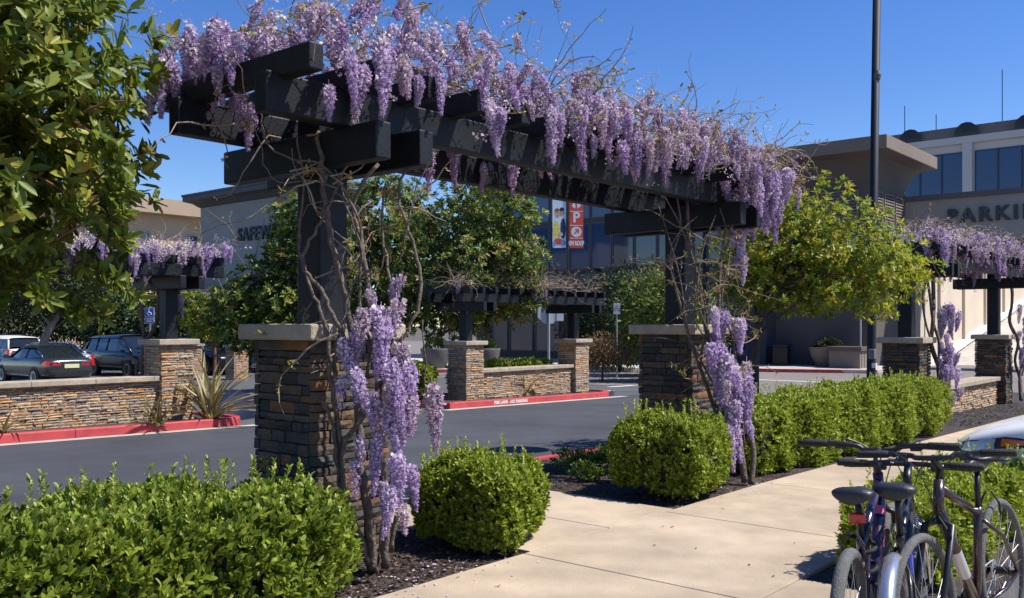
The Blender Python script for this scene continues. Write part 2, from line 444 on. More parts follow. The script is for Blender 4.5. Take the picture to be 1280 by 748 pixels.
# painted markings
for i in range(9):
    x = 9.65 + 1.35 * 2 * (i - 3) * .5 + 1.0
    sheet('stall_line', rect(9.62 + 2.6*(i-3), 9.72 + 2.6*(i-3), 28.0, 33.0), -.129, m_white)
for x, y, w, l in ((21.0, 15.2, 2.0, .22), (20.3, 11.5, .3, 3.4), (22.6, 13.0, 1.6, .25), (30.5, 5.4, .3, 9)):
    sheet('road_marking', rect(x, x + w, y, y + l), -.128, m_white)
for i in range(4):
    x = 14.5 + i * 1.5
    sheet('stall_line', [(x, 20.5), (x+.1, 20.5), (x + 2.2, 25.5), (x+2.1, 25.5)], -.129, m_white)
# manhole cover in the road
mh = tag(MB().lathe([(.0, -.01), (.36, -.01), (.36, .006), (.33, .01), (.31, .006), (.0, .006)], (0, 0, 0), 28).build('manhole_cover', P('iron', (.05, .05, .055), .7, .2, 30), smooth=False),
         'round flush iron cover in the dark asphalt of the road', 'manhole cover')
x_, y_ = at(148, 10.8); mh.location = (x_, y_, g(x_, y_) - .13)

# ---------------------------------------------------------------- stonework
def stone_variant(k):
    r = random.Random(k); b = MB(); nx, nz = 4, 2
    def pt(i, j, front):
        x = -.5 + i / nx; z = -.5 + j / nz
        edge = (i in (0, nx)) or (j in (0, nz))
        y = 0.0 if not front else (-.82 - r.random()*.18 if edge else -1.0 - r.random()*.22)
        if front: x += (r.random()-.5)*.05; z += (r.random()-.5)*.10 if j not in (0, nz) or True else 0
        return (x, y, max(-.5, min(.5, z)))
    for j in range(nz+1):
        for i in range(nx+1): b.v.append(pt(i, j, True))
    fr = lambda i, j: j*(nx+1)+i
    for j in range(nz):
        for i in range(nx): b.f.append((fr(i,j), fr(i+1,j), fr(i+1,j+1), fr(i,j+1)))
    n = len(b.v); b.v += [(-.5,0,-.5),(.5,0,-.5),(.5,0,.5),(-.5,0,.5)]
    b.f += [tuple([n, n+1] + [fr(i,0) for i in reversed(range(nx+1))]), tuple([n+2, n+3] + [fr(i,nz) for i in range(nx+1)]),
            tuple([n+3, n] + [fr(0,j) for j in range(nz+1)]), tuple([n+1, n+2] + [fr(nx,j) for j in reversed(range(nz+1))])]
    return b.mesh('stone', m_stone)
STONES = [stone_variant(k) for k in range(6)]
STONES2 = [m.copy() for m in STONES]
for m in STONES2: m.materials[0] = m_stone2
STONE_NP = []
for m in STONES:
    co = np.array([tuple(v.co) for v in m.vertices]); STONE_NP.append((co, [tuple(p.vertices) for p in m.polygons]))
def courses(w, h, hmin, hmax, lmin, lmax, r):
    z = 0
    while z < h - .01:
        ch = min(r.uniform(hmin, hmax), h - z)
        if h - z - ch < hmin * .6: ch = h - z
        x = 0
        while x < w - .005:
            l = r.uniform(lmin, lmax)
            if w - x - l < lmin * .6: l = w - x
            yield x + l/2, z + ch/2, l, ch
            x += l
        z += ch
def face_stones(parent, org, ang, w, h, depth, r, hs=(.04,.075), ls=(.10,.30), joined=None, meshes=STONES):
    """stones over a face whose lower left corner is org; ang turns the face (0 faces -y)"""
    ca, sa = math.cos(ang), math.sin(ang)
    for (x, z, l, ch) in courses(w, h, hs[0], hs[1], ls[0], ls[1], r):
        d = depth * r.uniform(.7, 1.25); k = r.randrange(len(meshes)); fl = 1 if r.random() < .5 else -1
        px, py = org[0] + x*ca, org[1] + x*sa
        if joined is None:
            o = link('stone', meshes[k], parent, (px, py, org[2] + z), (0, 0, ang), ((l - .006), d, (ch - .006)))
        else:
            co, fs = STONE_NP[k]; n = len(joined.v)
            for c in co:
                a, b_, c_ = c[0]*(l-.006), c[1]*d, c[2]*(ch-.006)
                joined.v.append((px + a*ca - b_*sa, py + a*sa + b_*ca, org[2] + z + c_))
            joined.f += [tuple(n + i for i in f) for f in fs]

# ---------------------------------------------------------------- pergolas
HW = .325
def pillar(parent, x, y, z0, H, near, seed, smat=None, meshes=STONES):
    r = random.Random(seed)
    pl = MB().bx(x-HW+.05, x+HW-.05, y-HW+.05, y+HW-.05, z0-.25, H-.10).build('pillar', m_mortar, parent)
    hb = H - .105 - z0 + .04
    c = HW - .05
    faces = [((x-c-.045, y-c), 0, 2*c+.09), ((x-c, y+c+.0), -math.pi/2, 2*c), ((x+c, y-c), math.pi/2, 2*c), ((x+c+.045, y+c), math.pi, 2*c+.09)]
    hs, ls = ((.045,.085), (.09,.28)) if near else ((.035,.07), (.12,.34))
    rest = MB()
    for i, ((fx, fy), an, w) in enumerate(faces):
        if near and i < 2: face_stones(pl, (fx, fy, z0-.04), an, w, hb, .05, r, hs, ls, None, meshes)
        else: face_stones(pl, (fx, fy, z0-.04), an, w, hb, .05, r, hs, ls, rest)
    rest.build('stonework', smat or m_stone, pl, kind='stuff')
    cp = MB().bx(x-.40, x+.40, y-.40, y+.40, H-.105, H).build('cap', m_cap, pl, bevel=.014)
    return pl
def pergola(label, cx, cy, L, z0=0.0, near=False, seed=1, H=1.56, group=None, xr0=-.68, smat=None, meshes=STONES, pill=(0, 1), rot=0.0, dh=0.0):
    t = thing('pergola', label, 'pergola', (cx, cy, z0), rot, group)
    for i, px in enumerate((0, L)):
        if i in pill:
            gz = 0 if near and i == 0 else g(cx + px*math.cos(rot), cy + px*math.sin(rot)) - z0
            pillar(t, px, 0, min(0, gz), H, near, seed*10+i, smat, meshes)
        MB().bx(px-.12, px+.12, -.12, .12, H-.02, 3.0+dh).build('post', m_wood, t, bevel=.012)
        for s in (-1, 1):
            MB().bx(px+s*.18-.06, px+s*.18+.06, -.825, .825, 2.56+dh, 2.79+dh).build('cross_beam', m_wood, t, bevel=.012)
    for s in (-1, 1):
        MB().bx(-.82, L+.82, s*.48-.06, s*.48+.06, 2.786+dh, 3.02+dh).build('beam', m_wood, t, bevel=.012)
    x = xr0
    me = MB().bx(-.05, .05, -.82, .82, 2.995+dh, 3.15+dh).mesh('rafter', m_wood)
    while x < L + .80:
        o = link('rafter', me, t, (x, 0, 0))
        md = o.modifiers.new('bevel', 'BEVEL'); md.width = .01; md.segments = 2
        x += .465
    return t
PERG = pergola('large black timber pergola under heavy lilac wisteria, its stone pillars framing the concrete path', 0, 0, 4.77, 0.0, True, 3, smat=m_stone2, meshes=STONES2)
z2 = g(14.2, 0) - .02
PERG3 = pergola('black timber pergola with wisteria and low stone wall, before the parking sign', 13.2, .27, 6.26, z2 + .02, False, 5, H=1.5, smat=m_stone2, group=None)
zi = g(4.92, 10.83)
PERG1 = pergola('black timber pergola on the stone pillar ending the wall by the dark sedan', .15, 10.83, 4.77, zi - .04, False, 6, H=1.5, dh=-.15)
zj = g(14.5, 10.75)
PERG2 = pergola('black timber pergola with bare twigs on top, over the fire lane wall', 12.83, 10.75, 4.5, zj - .03, False, 7, H=1.5, dh=-.33)
x_, y_ = at(296, 37)
PERG4 = pergola('distant black pergola capped by a lilac mound, behind the dark parked vehicles', x_, y_, 3.4, g(x_, y_) - .13, False, 8, H=1.4, rot=R_(90))

# ---------------------------------------------------------------- low stone walls
def wall(label, x0, x1, yf, z0, h, vis=None, seed=1, th=.36, ls=(.10,.30)):
    """wall along x with its stone face at yf; vis = x range whose stones are single pieces"""
    t = thing('stone_wall', label, 'wall', ((x0+x1)/2, yf + th/2, z0))
    cx = (x0+x1)/2; r = random.Random(seed)
    core = MB().bx(x0-cx, x1-cx, -th/2+.05, th/2-.02, -.3, h-.09).build('core', m_mortar, t)
    joined = MB()
    if vis is None: vis = (x1, x1)
    if vis[0] > x0: face_stones(core, (x0-cx, -th/2+.05, -.05), 0, vis[0]-x0, h-.085+.05, .05, r, (.035,.06), ls, joined)
    if vis[1] > vis[0]: face_stones(core, (vis[0]-cx, -th/2+.05, -.05), 0, vis[1]-vis[0], h-.085+.05, .05, r, (.035,.06), ls, None)
    face_stones(core, (x1-cx, th/2-.02, -.05), math.pi, x1-x0, h-.085+.05, .03, r, (.05,.08), (.2,.4), joined)
    joined.build('stonework', m_stone, core, kind='stuff')
    x = x0 - .02
    while x < x1 - .1:
        l = min(1.05, x1 - x)
        MB().bx(x-cx+.002, x+l-cx-.002, -th/2-.075, th/2+.05, h-.09, h).build('cap_stone', m_cap, t, bevel=.01)
        x += l
    return t
wall('low tan ledgestone wall with pale cap in front of the parked dark sedan', -6.0, 4.60, 10.62, g(4.5, 10.7) - .03, .82, (1.9, 4.60), 21, ls=(.10, .28))
wall('low ledgestone wall between two pillars behind the fire lane kerb', 13.16, 17.0, 10.55, g(15, 10.7) - .04, .80, (13.16, 17.0), 22, ls=(.14, .34))
wall('low stone wall between the pillars of the pergola below the parking sign', 13.5, 19.15, .12, g(16.5, .2) - .03, .62, (16.2, 19.15), 23, ls=(.16, .4))

# kerb lettering
def text_mesh(name, body, size, mat, extrude=.0, bold=0.0, spacing=1.0):
    cu = bpy.data.curves.new(name, 'FONT'); cu.body = body; cu.size = size; cu.extrude = extrude
    cu.align_x = 'CENTER'; cu.align_y = 'CENTER'; cu.offset = bold; cu.space_character = spacing; cu.resolution_u = 3
    o = bpy.data.objects.new(name, cu); COL.objects.link(o)
    dg = bpy.context.evaluated_depsgraph_get()
    me = bpy.data.meshes.new_from_object(o.evaluated_get(dg))
    bpy.data.objects.remove(o); me.name = name; me.materials.clear(); me.materials.append(mat)
    return me
kt = link('kerb_lettering', text_mesh('kerb_lettering', 'FIRE LANE - NO PARKING', .105, m_white, 0, .004, 1.05), None,
          (13.35, 9.698, g(13.35, 9.7) - .055), (R_(90), math.atan(.02*FX), 0)); kt['kind'] = 'structure'

# ---------------------------------------------------------------- wisteria
def raceme_mesh(name, mat, L, r0, n, seed, loose=0.0):
    rs = np.random.default_rng(seed)
    t = np.sort(rs.uniform(0, 1, n) ** .9)
    prof = np.minimum(1, .45 + t * 3.2) * (1 - .80 * np.clip((t - .2) / .8, 0, 1) ** 1.25)
    an = np.arange(n) * 2.399 + rs.normal(0, .35, n)
    bend = rs.normal(0, .03, 2)
    rad = r0 * prof * rs.uniform(.55, 1.08, n)
    O = np.stack([np.cos(an), np.sin(an), np.zeros(n)], 1)
    A = np.stack([bend[0]*t*t, bend[1]*t*t, -t * L], 1)
    Pp = A + O * rad[:, None]
    sz = .030 * (1 - .45 * t) * rs.uniform(.8, 1.2, n)
    # banner petals stand up and face outwards, keel petals point outwards and down
    up = np.array([0, 0, 1.0])
    D1 = nrm(O * .45 + up * .85 + rs.normal(0, .3, (n, 3))); N1 = nrm(O + up * -.3 + rs.normal(0, .25, (n, 3)))
    V1, F1 = leaf_arrays(Pp - D1 * sz[:, None]*.35, D1, N1, sz * 1.0, sz * 1.05, fold=-.16, tip=.55)
    D2 = nrm(O * .8 + up * -.35 + rs.normal(0, .3, (n, 3))); N2 = nrm(up + O * .3 + rs.normal(0, .35, (n, 3)))
    V2, F2 = leaf_arrays(Pp - O * sz[:, None]*.2, D2, N2, sz * .95, sz * .62, fold=-.35, tip=.5)
    k = int(n * .6)
    D3 = nrm(O[:k] * .5 - up * .6 + rs.normal(0, .4, (k, 3)))
    V3, F3 = leaf_arrays(A[:k] + O[:k] * (rad[:k] * .55)[:, None], D3, nrm(O[:k] + rs.normal(0, .3, (k, 3))), sz[:k] * 1.1, sz[:k] * .8, fold=.2)
    tone1 = np.clip(.78 - .42 * t + rs.normal(0, .16, n), 0, 1); tone2 = np.clip(.42 - .22 * t + rs.normal(0, .13, n), 0, 1); tone3 = np.clip(.35 + rs.normal(0, .15, k), 0, 1)
    V = np.concatenate([V1, V2, V3]); F = np.concatenate([F1, F2 + len(V1), F3 + len(V1) + len(V2)])
    # the stalk
    q = .003; zs = np.array([.05, -L * .95])
    S = np.array([[x, y, z] for z in zs for x, y in ((q, 0), (-q, q), (-q, -q))]); b = len(V)
    FS = np.array([[0,1,4,3],[1,2,5,4],[2,0,3,5]]) + b
    V = np.concatenate([V, S]); F = np.concatenate([F, FS])
    return fast_mesh(name, V, F, mat, np.concatenate([np.repeat(tone1, 6), np.repeat(tone2, 6), np.repeat(tone3, 6), np.full(6, .3)]))
RAC = [raceme_mesh('raceme', m_petal, L, r, n, i) for i, (L, r, n) in enumerate([(.34,.058,190),(.42,.062,240),(.28,.055,160),(.50,.064,270),(.38,.055,210),(.24,.05,130),(.46,.058,240),(.32,.062,190)])]
RACF = [raceme_mesh('raceme', m_petal2, L, r, n, 30+i) for i, (L, r, n) in enumerate([(.26,.06,110),(.34,.066,150),(.2,.055,80),(.40,.06,160)])]
RACS = [raceme_mesh('raceme', m_petal, L, r, n, 50+i) for i, (L, r, n) in enumerate([(.34,.075,70),(.42,.08,85),(.26,.07,55)])]
def hang(parent, p, sc=1.0, faded=0.0, pool=None, tilt=7):
    r = random
    pl = pool or (RACF if r.random() < faded else RAC)
    s = sc * r.uniform(.85, 1.15)
    return link('raceme', r.choice(pl), parent, p, (R_(r.gauss(0, tilt)), R_(r.gauss(0, tilt)), r.uniform(0, 6.28)), (s * r.uniform(.9, 1.15), s * r.uniform(.9, 1.15), s))
def smooth_path(pts, n=5):
    """Catmull-Rom through the points"""
    pts = [Vector(p) for p in pts]; out = []
    for i in range(len(pts) - 1):
        p0, p1, p2, p3 = pts[max(i-1, 0)], pts[i], pts[i+1], pts[min(i+2, len(pts)-1)]
        for k in range(n):
            t = k / n
            out.append(.5 * ((2*p1) + (p2-p0)*t + (2*p0-5*p1+4*p2-p3)*t*t + (3*p1-p0-3*p2+p3)*t**3))
    out.append(pts[-1]); return out
def pxpath(lst, jit=0.0):
    out = []
    for (px, py, d) in lst:
        x, y = at(px, d); out.append((x + random.gauss(0, jit), y + random.gauss(0, jit), zat(py, d)))
    return out
def mound(x):
    return float(np.interp(x, [-.9, -.6, -.1, .5, 1.4, 2.6, 3.8, 4.8, 5.4, 6.0], [.12, .26, .42, .48, .40, .40, .34, .28, .20, .05]))
def twig_part(parent, starts, mat=None, n=100, rad=.0042, seglen=.11, name='twigs', up=.5, leaves=0, box=None, tlen=(4, 9), zmin=-9):
    b = MB(); LP = []; LD = []
    for i in range(n):
        p = Vector(starts[i % len(starts)]) + Vector((random.gauss(0, .1), random.gauss(0, .1), random.gauss(0, .04)))
        d = Vector((random.gauss(0, 1), random.gauss(0, .8), abs(random.gauss(up, .6)))).normalized()
        pts = [p]; m = random.randint(*tlen)
        for k in range(m):
            d = (d + Vector((random.gauss(0, .28), random.gauss(0, .28), random.gauss(-.10, .25)))).normalized()
            p = p + d * seglen * random.uniform(.7, 1.2)
            if p.z < zmin: break
            pts.append(p)
            if random.random() < .8: LP.append(tuple(p)); LD.append(tuple(d))
        if len(pts) < 3: continue
        m = len(pts) - 1; r0 = rad * random.uniform(.6, 1.6)
        b.tube(pts, [r0 * (1 - .65 * k / m) for k in range(m+1)], 4, False)
    o = b.build(name, mat or m_twig, parent, kind='stuff')
    if leaves:
        C = np.array(LP); Dc = np.array(LD); idx = rng.integers(0, len(C), leaves)
        Pp, D, N = whorls(C[idx] + rng.normal(0, .015, (leaves, 3)), Dc[idx], 3, (30, 85), .02)
        L = rng.uniform(.02, .05, len(Pp)); tn = np.clip(rng.normal(.35, .25, len(Pp)), 0, 1)
        l = link('young_leaves', leaf_mesh('young_leaves', Pp, D, N, L, L * .42, m_bud, tn, curl=.2), parent); l['kind'] = 'stuff'
    return o

def tufts(parent, starts, n, k=1.0):
    """loose blossoms and faded petals through the tangle"""
    S = np.array(starts); c = S[rng.integers(0, len(S), n // 8)] + rng.normal(0, 1, (n // 8, 3)) * np.array([.16, .12, .09])
    p = np.repeat(c, 8, 0) + rng.normal(0, .022 * k, (len(c) * 8, 3)); m = len(p)
    L = rng.uniform(.014, .028, m) * k
    o = link('loose_blossom', leaf_mesh('loose_blossom', p, rnd_dirs(m), rnd_dirs(m), L, L * .8, m_petal2, np.clip(np.repeat(rng.normal(.5, .25, len(c)), 8) + rng.normal(0, .12, m), 0, 1)), parent); o['kind'] = 'stuff'
m_twig2 = P('dry_vine_twig', (.38, .29, .21), .85, .3, 30, .3, 60)
# the vine on the near pillar
V1 = thing('wisteria_vine', 'lilac wisteria climbing the near stone pillar, flowering down to the hedge by the path', 'wisteria', (0, 0, 0))
paths1 = [
 ([(466,712,5.72),(462,650,5.70),(452,580,5.72),(448,500,5.74),(440,430,5.75),(428,360,5.75),(415,290,5.78),(404,225,5.82),(398,165,5.9)], .034),
 ([(480,710,5.76),(484,640,5.72),(474,560,5.72),(478,480,5.74),(468,400,5.76),(455,330,5.80),(443,260,5.85),(470,205,5.8)], .028),
 ([(458,705,5.70),(430,620,5.66),(418,545,5.66),(405,500,5.66)], .022),
 ([(470,716,5.74),(440,640,5.66),(432,560,5.66),(455,520,5.64),(478,470,5.66),(500,430,5.68),(522,390,5.70),(526,345,5.74),(512,290,5.8),(500,235,5.9),(520,200,6.0)], .019),
 ([(452,690,5.70),(428,600,5.68),(420,500,5.68),(424,430,5.66),(432,390,5.66),(446,350,5.7),(470,335,5.7)], .020),
 ([(425,560,5.66),(414,480,5.64),(409,420,5.62),(400,385,5.66),(385,350,5.72),(372,300,5.8),(378,230,5.86),(372,170,5.8)], .015),
 ([(440,450,5.7),(418,400,5.6),(396,362,5.6),(380,332,5.66),(390,300,5.72),(410,260,5.76),(430,215,5.8),(448,175,5.8)], .016),
 ([(490,690,5.8),(494,600,5.76),(486,500,5.8),(492,420,5.8),(488,350,5.84),(478,280,5.9),(484,230,5.95)], .017),
 ([(445,500,5.70),(462,440,5.66),(448,380,5.66),(452,300,5.72),(430,240,5.74),(400,205,5.76),(370,200,5.74),(335,180,5.7),(325,140,5.6)], .012),
 ([(455,330,5.70),(440,280,5.70),(420,240,5.7),(390,226,5.66),(350,228,5.62),(328,205,5.6),(322,160,5.56)], .007),
 ([(500,330,5.74),(510,280,5.7),(520,230,5.72),(545,190,5.74)], .006),
 ([(470,716,5.80),(500,560,5.9),(505,470,5.9),(520,520,5.86),(527,470,5.8),(528,400,5.8)], .010),
]
for lst, r0 in paths1:
    pts = smooth_path(pxpath(lst, .008), 5); m = len(pts)
    MB().tube([p + Vector((random.gauss(0, .006), random.gauss(0, .006), 0)) for p in pts], [r0 * (1 - .6 * k / m) for k in range(m)], 7).build('stem', m_bark, V1, smooth=True)
# cascade beside the pillar: (photo column, row of the top, depth)
def cascade(parent, spots, n, sc, faded, jit=(6, 10)):
    for i in range(n):
        px, py, d, s = spots[i % len(spots)]
        px += random.gauss(0, jit[0]); py += random.gauss(0, jit[1]); d += random.gauss(0, .09)
        x, y = at(px, d); hang(parent, (x, y, zat(py, d)), s * sc, faded)
sp1 = [(436,408,5.55,.85),(443,466,5.5,.85),(456,380,5.6,.8),(472,372,5.55,1.0),(486,370,5.6,1.0),(500,340,5.75,.75),(512,352,5.75,.7),
       (497,410,5.5,.9),(508,418,5.6,1.0),(478,430,5.5,.9),(490,470,5.5,1.15),(470,520,5.45,.9),(505,480,5.5,1.2),(520,490,5.55,1.2),(516,500,5.6,1.2),
       (500,510,5.45,1.1),(526,495,5.6,1.1),(488,540,5.5,.9),(505,560,5.5,.9),(478,600,5.45,.75),(490,605,5.5,.8),(502,600,5.5,.85),(510,595,5.55,.85),
       (495,455,5.5,1.1),(512,455,5.55,1.1),(482,500,5.5,1.1)]
cascade(V1, sp1, 30, .92, .22, (8, 10))
for px, py, d in ((428,470,5.5),(450,545,5.4),(444,575,5.4)):
    x, y = at(px, d); hang(V1, (x, y, zat(py, d)), .6, 0, RACS)
starts1 = []
def top_cover(parent, x0, x1, n_top, n_edge, starts, faded, n_left=0):
    for i in range(n_top):
        x = random.uniform(x0, x1); y = random.uniform(-.85, .85)
        z = 3.20 + mound(x) * random.uniform(.0, 1.0) ** .8 * (1 - .35 * abs(y))
        starts.append((x, y, z)); hang(parent, (x, y, z + .10), random.choice((.5, .6, .7)), faded, tilt=22)
    for i in range(n_edge):                        # along the road-facing and path-facing rims
        x = random.uniform(x0, x1); y = -.80 - abs(random.gauss(0, .09))
        z = 3.12 + random.uniform(-.12, .26)
        starts.append((x, y, z)); hang(parent, (x, y, z), random.choice((.65, .75, .9)), faded)
random.seed(5)
top_cover(V1, -.75, 2.3, 172, 38, starts1, .25)
for i in range(34):                                # heavy bunches on the far left corner
    x = random.uniform(-.85, -.45); y = random.uniform(-.2, .72); z = random.uniform(3.14, 3.46)
    starts1.append((x, y, z)); hang(V1, (x, y, z + .05), .85, .12)
for i in range(16):                                # under and between the rafters
    hang(V1, (random.uniform(-.5, 2.3), random.uniform(-.7, .5), random.uniform(2.95, 3.1)), .7, .2)
twig_part(V1, starts1, n=190, leaves=420, zmin=3.0); tufts(V1, starts1, 5200)
twig_part(V1, [(random.uniform(-.4, 2.0), random.uniform(-.5, .3), 3.3) for _ in range(20)], n=26, rad=.006, seglen=.15, up=.9, leaves=60, tlen=(5, 9), zmin=3.1)
twig_part(V1, [at(px, 5.8) + (zat(py, 5.8),) for px, py in ((400,260),(420,220),(440,300),(470,250),(380,210),(500,260),(430,350),(410,400),(420,470),(340,170),(310,160))], n=36, rad=.005, up=0, leaves=90)

# the vine on the far pillar of the same pergola
V2 = thing('wisteria_vine', 'paler twiggy wisteria hanging beside the pillar between the clipped bush and long hedge', 'wisteria', (0, 0, 0))
paths2 = [
 ([(928,604,8.9),(922,540,8.95),(905,470,9.0),(885,420,9.1),(872,360,9.2),(862,300,9.3),(858,240,9.4)], .036),
 ([(936,606,8.9),(942,560,8.95),(925,500,9.0),(905,430,9.1),(900,360,9.2),(905,300,9.3),(915,250,9.4)], .030),
 ([(915,590,8.9),(890,500,8.95),(868,440,9.0),(852,390,9.05),(842,330,9.1),(852,285,9.2),(846,245,9.2)], .020),
 ([(910,560,8.9),(880,460,9.0),(884,400,9.0),(868,330,9.1),(850,280,9.2),(830,245,9.2)], .016),
 ([(905,540,8.9),(895,440,8.95),(872,380,9.0),(878,320,9.1),(895,270,9.2)], .014),
 ([(900,500,8.95),(862,420,9.0),(850,350,9.0),(835,290,9.1),(820,250,9.2)], .010),
 ([(930,560,9.0),(918,430,9.1),(905,380,9.1),(912,310,9.2),(900,260,9.3)], .014),
 ([(880,420,9.0),(855,380,9.0),(838,340,9.0),(842,300,9.0),(870,270,9.1)], .008),
]
for lst, r0 in paths2:
    pts = smooth_path(pxpath(lst, .012), 5); m = len(pts)
    MB().tube(pts, [r0 * (1 - .6 * k / m) for k in range(m)], 7).build('stem', m_bark, V2, smooth=True)
sp2 = [(900,382,8.9,1.1),(915,398,8.9,1.1),(926,410,8.95,1.0),(884,440,8.8,1.0),(896,440,8.85,1.0),(908,440,8.8,1.2),(920,450,8.85,1.2),(930,450,8.9,1.1),
       (905,480,8.8,1.1),(915,500,8.8,1.2),(925,505,8.85,1.1),(935,470,8.95,1.0),(916,535,8.8,1.1),(922,545,8.8,1.0),(936,520,8.9,.9),(890,470,8.8,.8)]
cascade(V2, sp2, 27, .95, .25, (6, 10))
for px, py, s in ((926,310,.9),(921,322,.8),(930,318,.7)):
    x, y = at(px, 9.6); hang(V2, (x, y, zat(py, 9.6)), s)
starts2 = []
top_cover(V2, 2.2, 5.7, 140, 54, starts2, .5)
for i in range(44):                                # bunches over the far end
    x = random.uniform(4.5, 5.78); y = random.uniform(-.98, -.3); z = random.uniform(2.85, 3.3)
    starts2.append((x, y, z)); hang(V2, (x, y, z), 1.0, .15)
twig_part(V2, starts2, n=400, leaves=800, mat=m_twig2, seglen=.09, zmin=2.95); tufts(V2, starts2, 7000)
twig_part(V2, [(random.uniform(2.2, 5.4), random.uniform(-.5, .5), 3.35) for _ in range(20)], n=60, rad=.0055, seglen=.15, up=.9, leaves=220, tlen=(4, 8), zmin=3.1)
twig_part(V2, [at(px, 9.1) + (zat(py, 9.1),) for px, py in ((850,330),(870,380),(880,300),(900,350),(905,430),(890,480),(925,400))], n=50, rad=.005, up=.1, leaves=240)

def far_vine(label, pg, base, L, n, faded, ntwig, x0=-.8, casc=None, pool=None, leaves=200, dh=0.0, up=.4, tuft=0, sc=1.0):
    """wisteria on another pergola: hanging racemes, twigs and a stem up one post"""
    v = thing('wisteria_vine', label, 'wisteria', pg.location[:], pg.rotation_euler[2])
    st = []
    for i in range(n):
        x = random.uniform(x0, L + .8); y = random.uniform(-.95, .85); z = 3.12 + dh + random.uniform(0, .30)
        st.append((x, y, z)); hang(v, (x, y, z), random.uniform(.75, 1.05) * sc, faded, pool)
    if not st: st = [(random.uniform(x0, L+.7), random.uniform(-.7, .7), 3.2 + dh) for _ in range(30)]
    twig_part(v, st, n=ntwig, rad=.007, seglen=.16 if up > .2 else .12, leaves=leaves, up=up)
    if tuft: tufts(v, st, tuft, 1.7)
    for px, dy, r in base:
        pts = [(px + random.gauss(0, .04), dy, 0)] + [(px + random.gauss(0, .10), dy * (1 - .5 * k / 6) + random.gauss(0, .05), .45 * k) for k in range(1, 7)] + [(px + .2, 0, 3.2 + dh)]
        MB().tube(smooth_path(pts, 4), r, 6).build('stem', m_bark, v, smooth=True)
    for (cx_, cy_, z0, z1, k, s) in (casc or []):
        for i in range(k):
            hang(v, (cx_ + random.gauss(0, .12), cy_ + random.gauss(0, .10), random.uniform(z0, z1)), s, faded, pool)
    return v
random.seed(9)
far_vine('wisteria on the pergola below the parking sign, cascading over its two pillars', PERG3,
         [(.2, -.55, .035), (.35, -.5, .025), (.05, -.55, .02), (6.3, -.55, .03), (6.5, -.5, .025)], 6.26, 210, .40, 420, up=.1, tuft=11000, sc=1.15, casc=[(.42, -.62, .5, 2.1, 26, 1.0), (6.6, -.6, .5, 2.3, 18, 1.0)], leaves=900)
far_vine('lilac wisteria over the island pergola beside the accessible parking sign', PERG1,
         [(4.6, .45, .04), (4.9, .5, .03), (5.1, .45, .03), (4.4, .5, .03)], 4.77, 120, .25, 120, x0=2.8, tuft=3600, up=.1, casc=[(4.95, .3, 1.75, 2.4, 6, .8)], leaves=250, dh=-.15)
far_vine('nearly bare wisteria twigs on the pergola over the fire lane wall', PERG2, [(4.45, .45, .04), (.1, .5, .03)], 4.5, 14, .6, 420, up=.15, leaves=700, dh=-.33)
far_vine('small lilac wisteria mound on the distant pergola', PERG4, [(.1, -.4, .04)], 3.4, 60, .35, 90, leaves=200, tuft=3000, up=.1)
# petals fallen under the vines
n = 170
pp = np.zeros((n, 3)); 
for i in range(n):
    c = at(*((470, 5.6) if i < 120 else (922, 8.7)))
    pp[i, :2] = (c[0] + random.gauss(0, .38), c[1] + random.gauss(-.12, .22)); pp[i, 2] = (g(pp[i,0], pp[i,1]) + (.028 if pp[i,1] < -1.08 else .012))
D = nrm(np.concatenate([rng.normal(size=(n, 2)), np.zeros((n, 1))], 1)); N = nrm(np.array([[0, 0, 1.0]]) + rng.normal(0, .2, (n, 3)))
fp = link('fallen_petals', leaf_mesh('fallen_petals', pp, D, N, np.full(n, .02), np.full(n, .017), m_petal, rng.uniform(.3, 1, n)))
tag(fp, 'lilac petals fallen on the mulch below the wisteria', 'petals', kind='stuff')

# ---------------------------------------------------------------- hedges and shrubs
def rbox(n, half, pw):
    """points and normals on a rounded box, spread by area (no underside)"""
    hx, hy, hz = half
    ar = np.array([hy*hz, hy*hz, hx*hz, hx*hz, hx*hy * 1.15]); f = rng.choice(5, n, p=ar / ar.sum())
    q = rng.uniform(-1, 1, (n, 3))
    for i, (ax, s) in enumerate(((0, -1), (0, 1), (1, -1), (1, 1), (2, 1))): q[f == i, ax] = s
    nn = np.sum(np.abs(q) ** pw, 1) ** (1 / pw)
    q = q / nn[:, None]
    N = nrm(np.sign(q) * np.abs(q) ** (pw - 1) / np.array(half))
    return q * np.array(half), N
def wob(p, a, s):
    return a * (np.sin(p[:, 0]*s + 1.3) * np.sin(p[:, 1]*s*1.1 + .4) + .6 * np.sin(p[:, 0]*s*2.3 + p[:, 2]*s*1.9 + 2) * np.sin(p[:, 1]*s*1.7 + p[:, 2]*s))
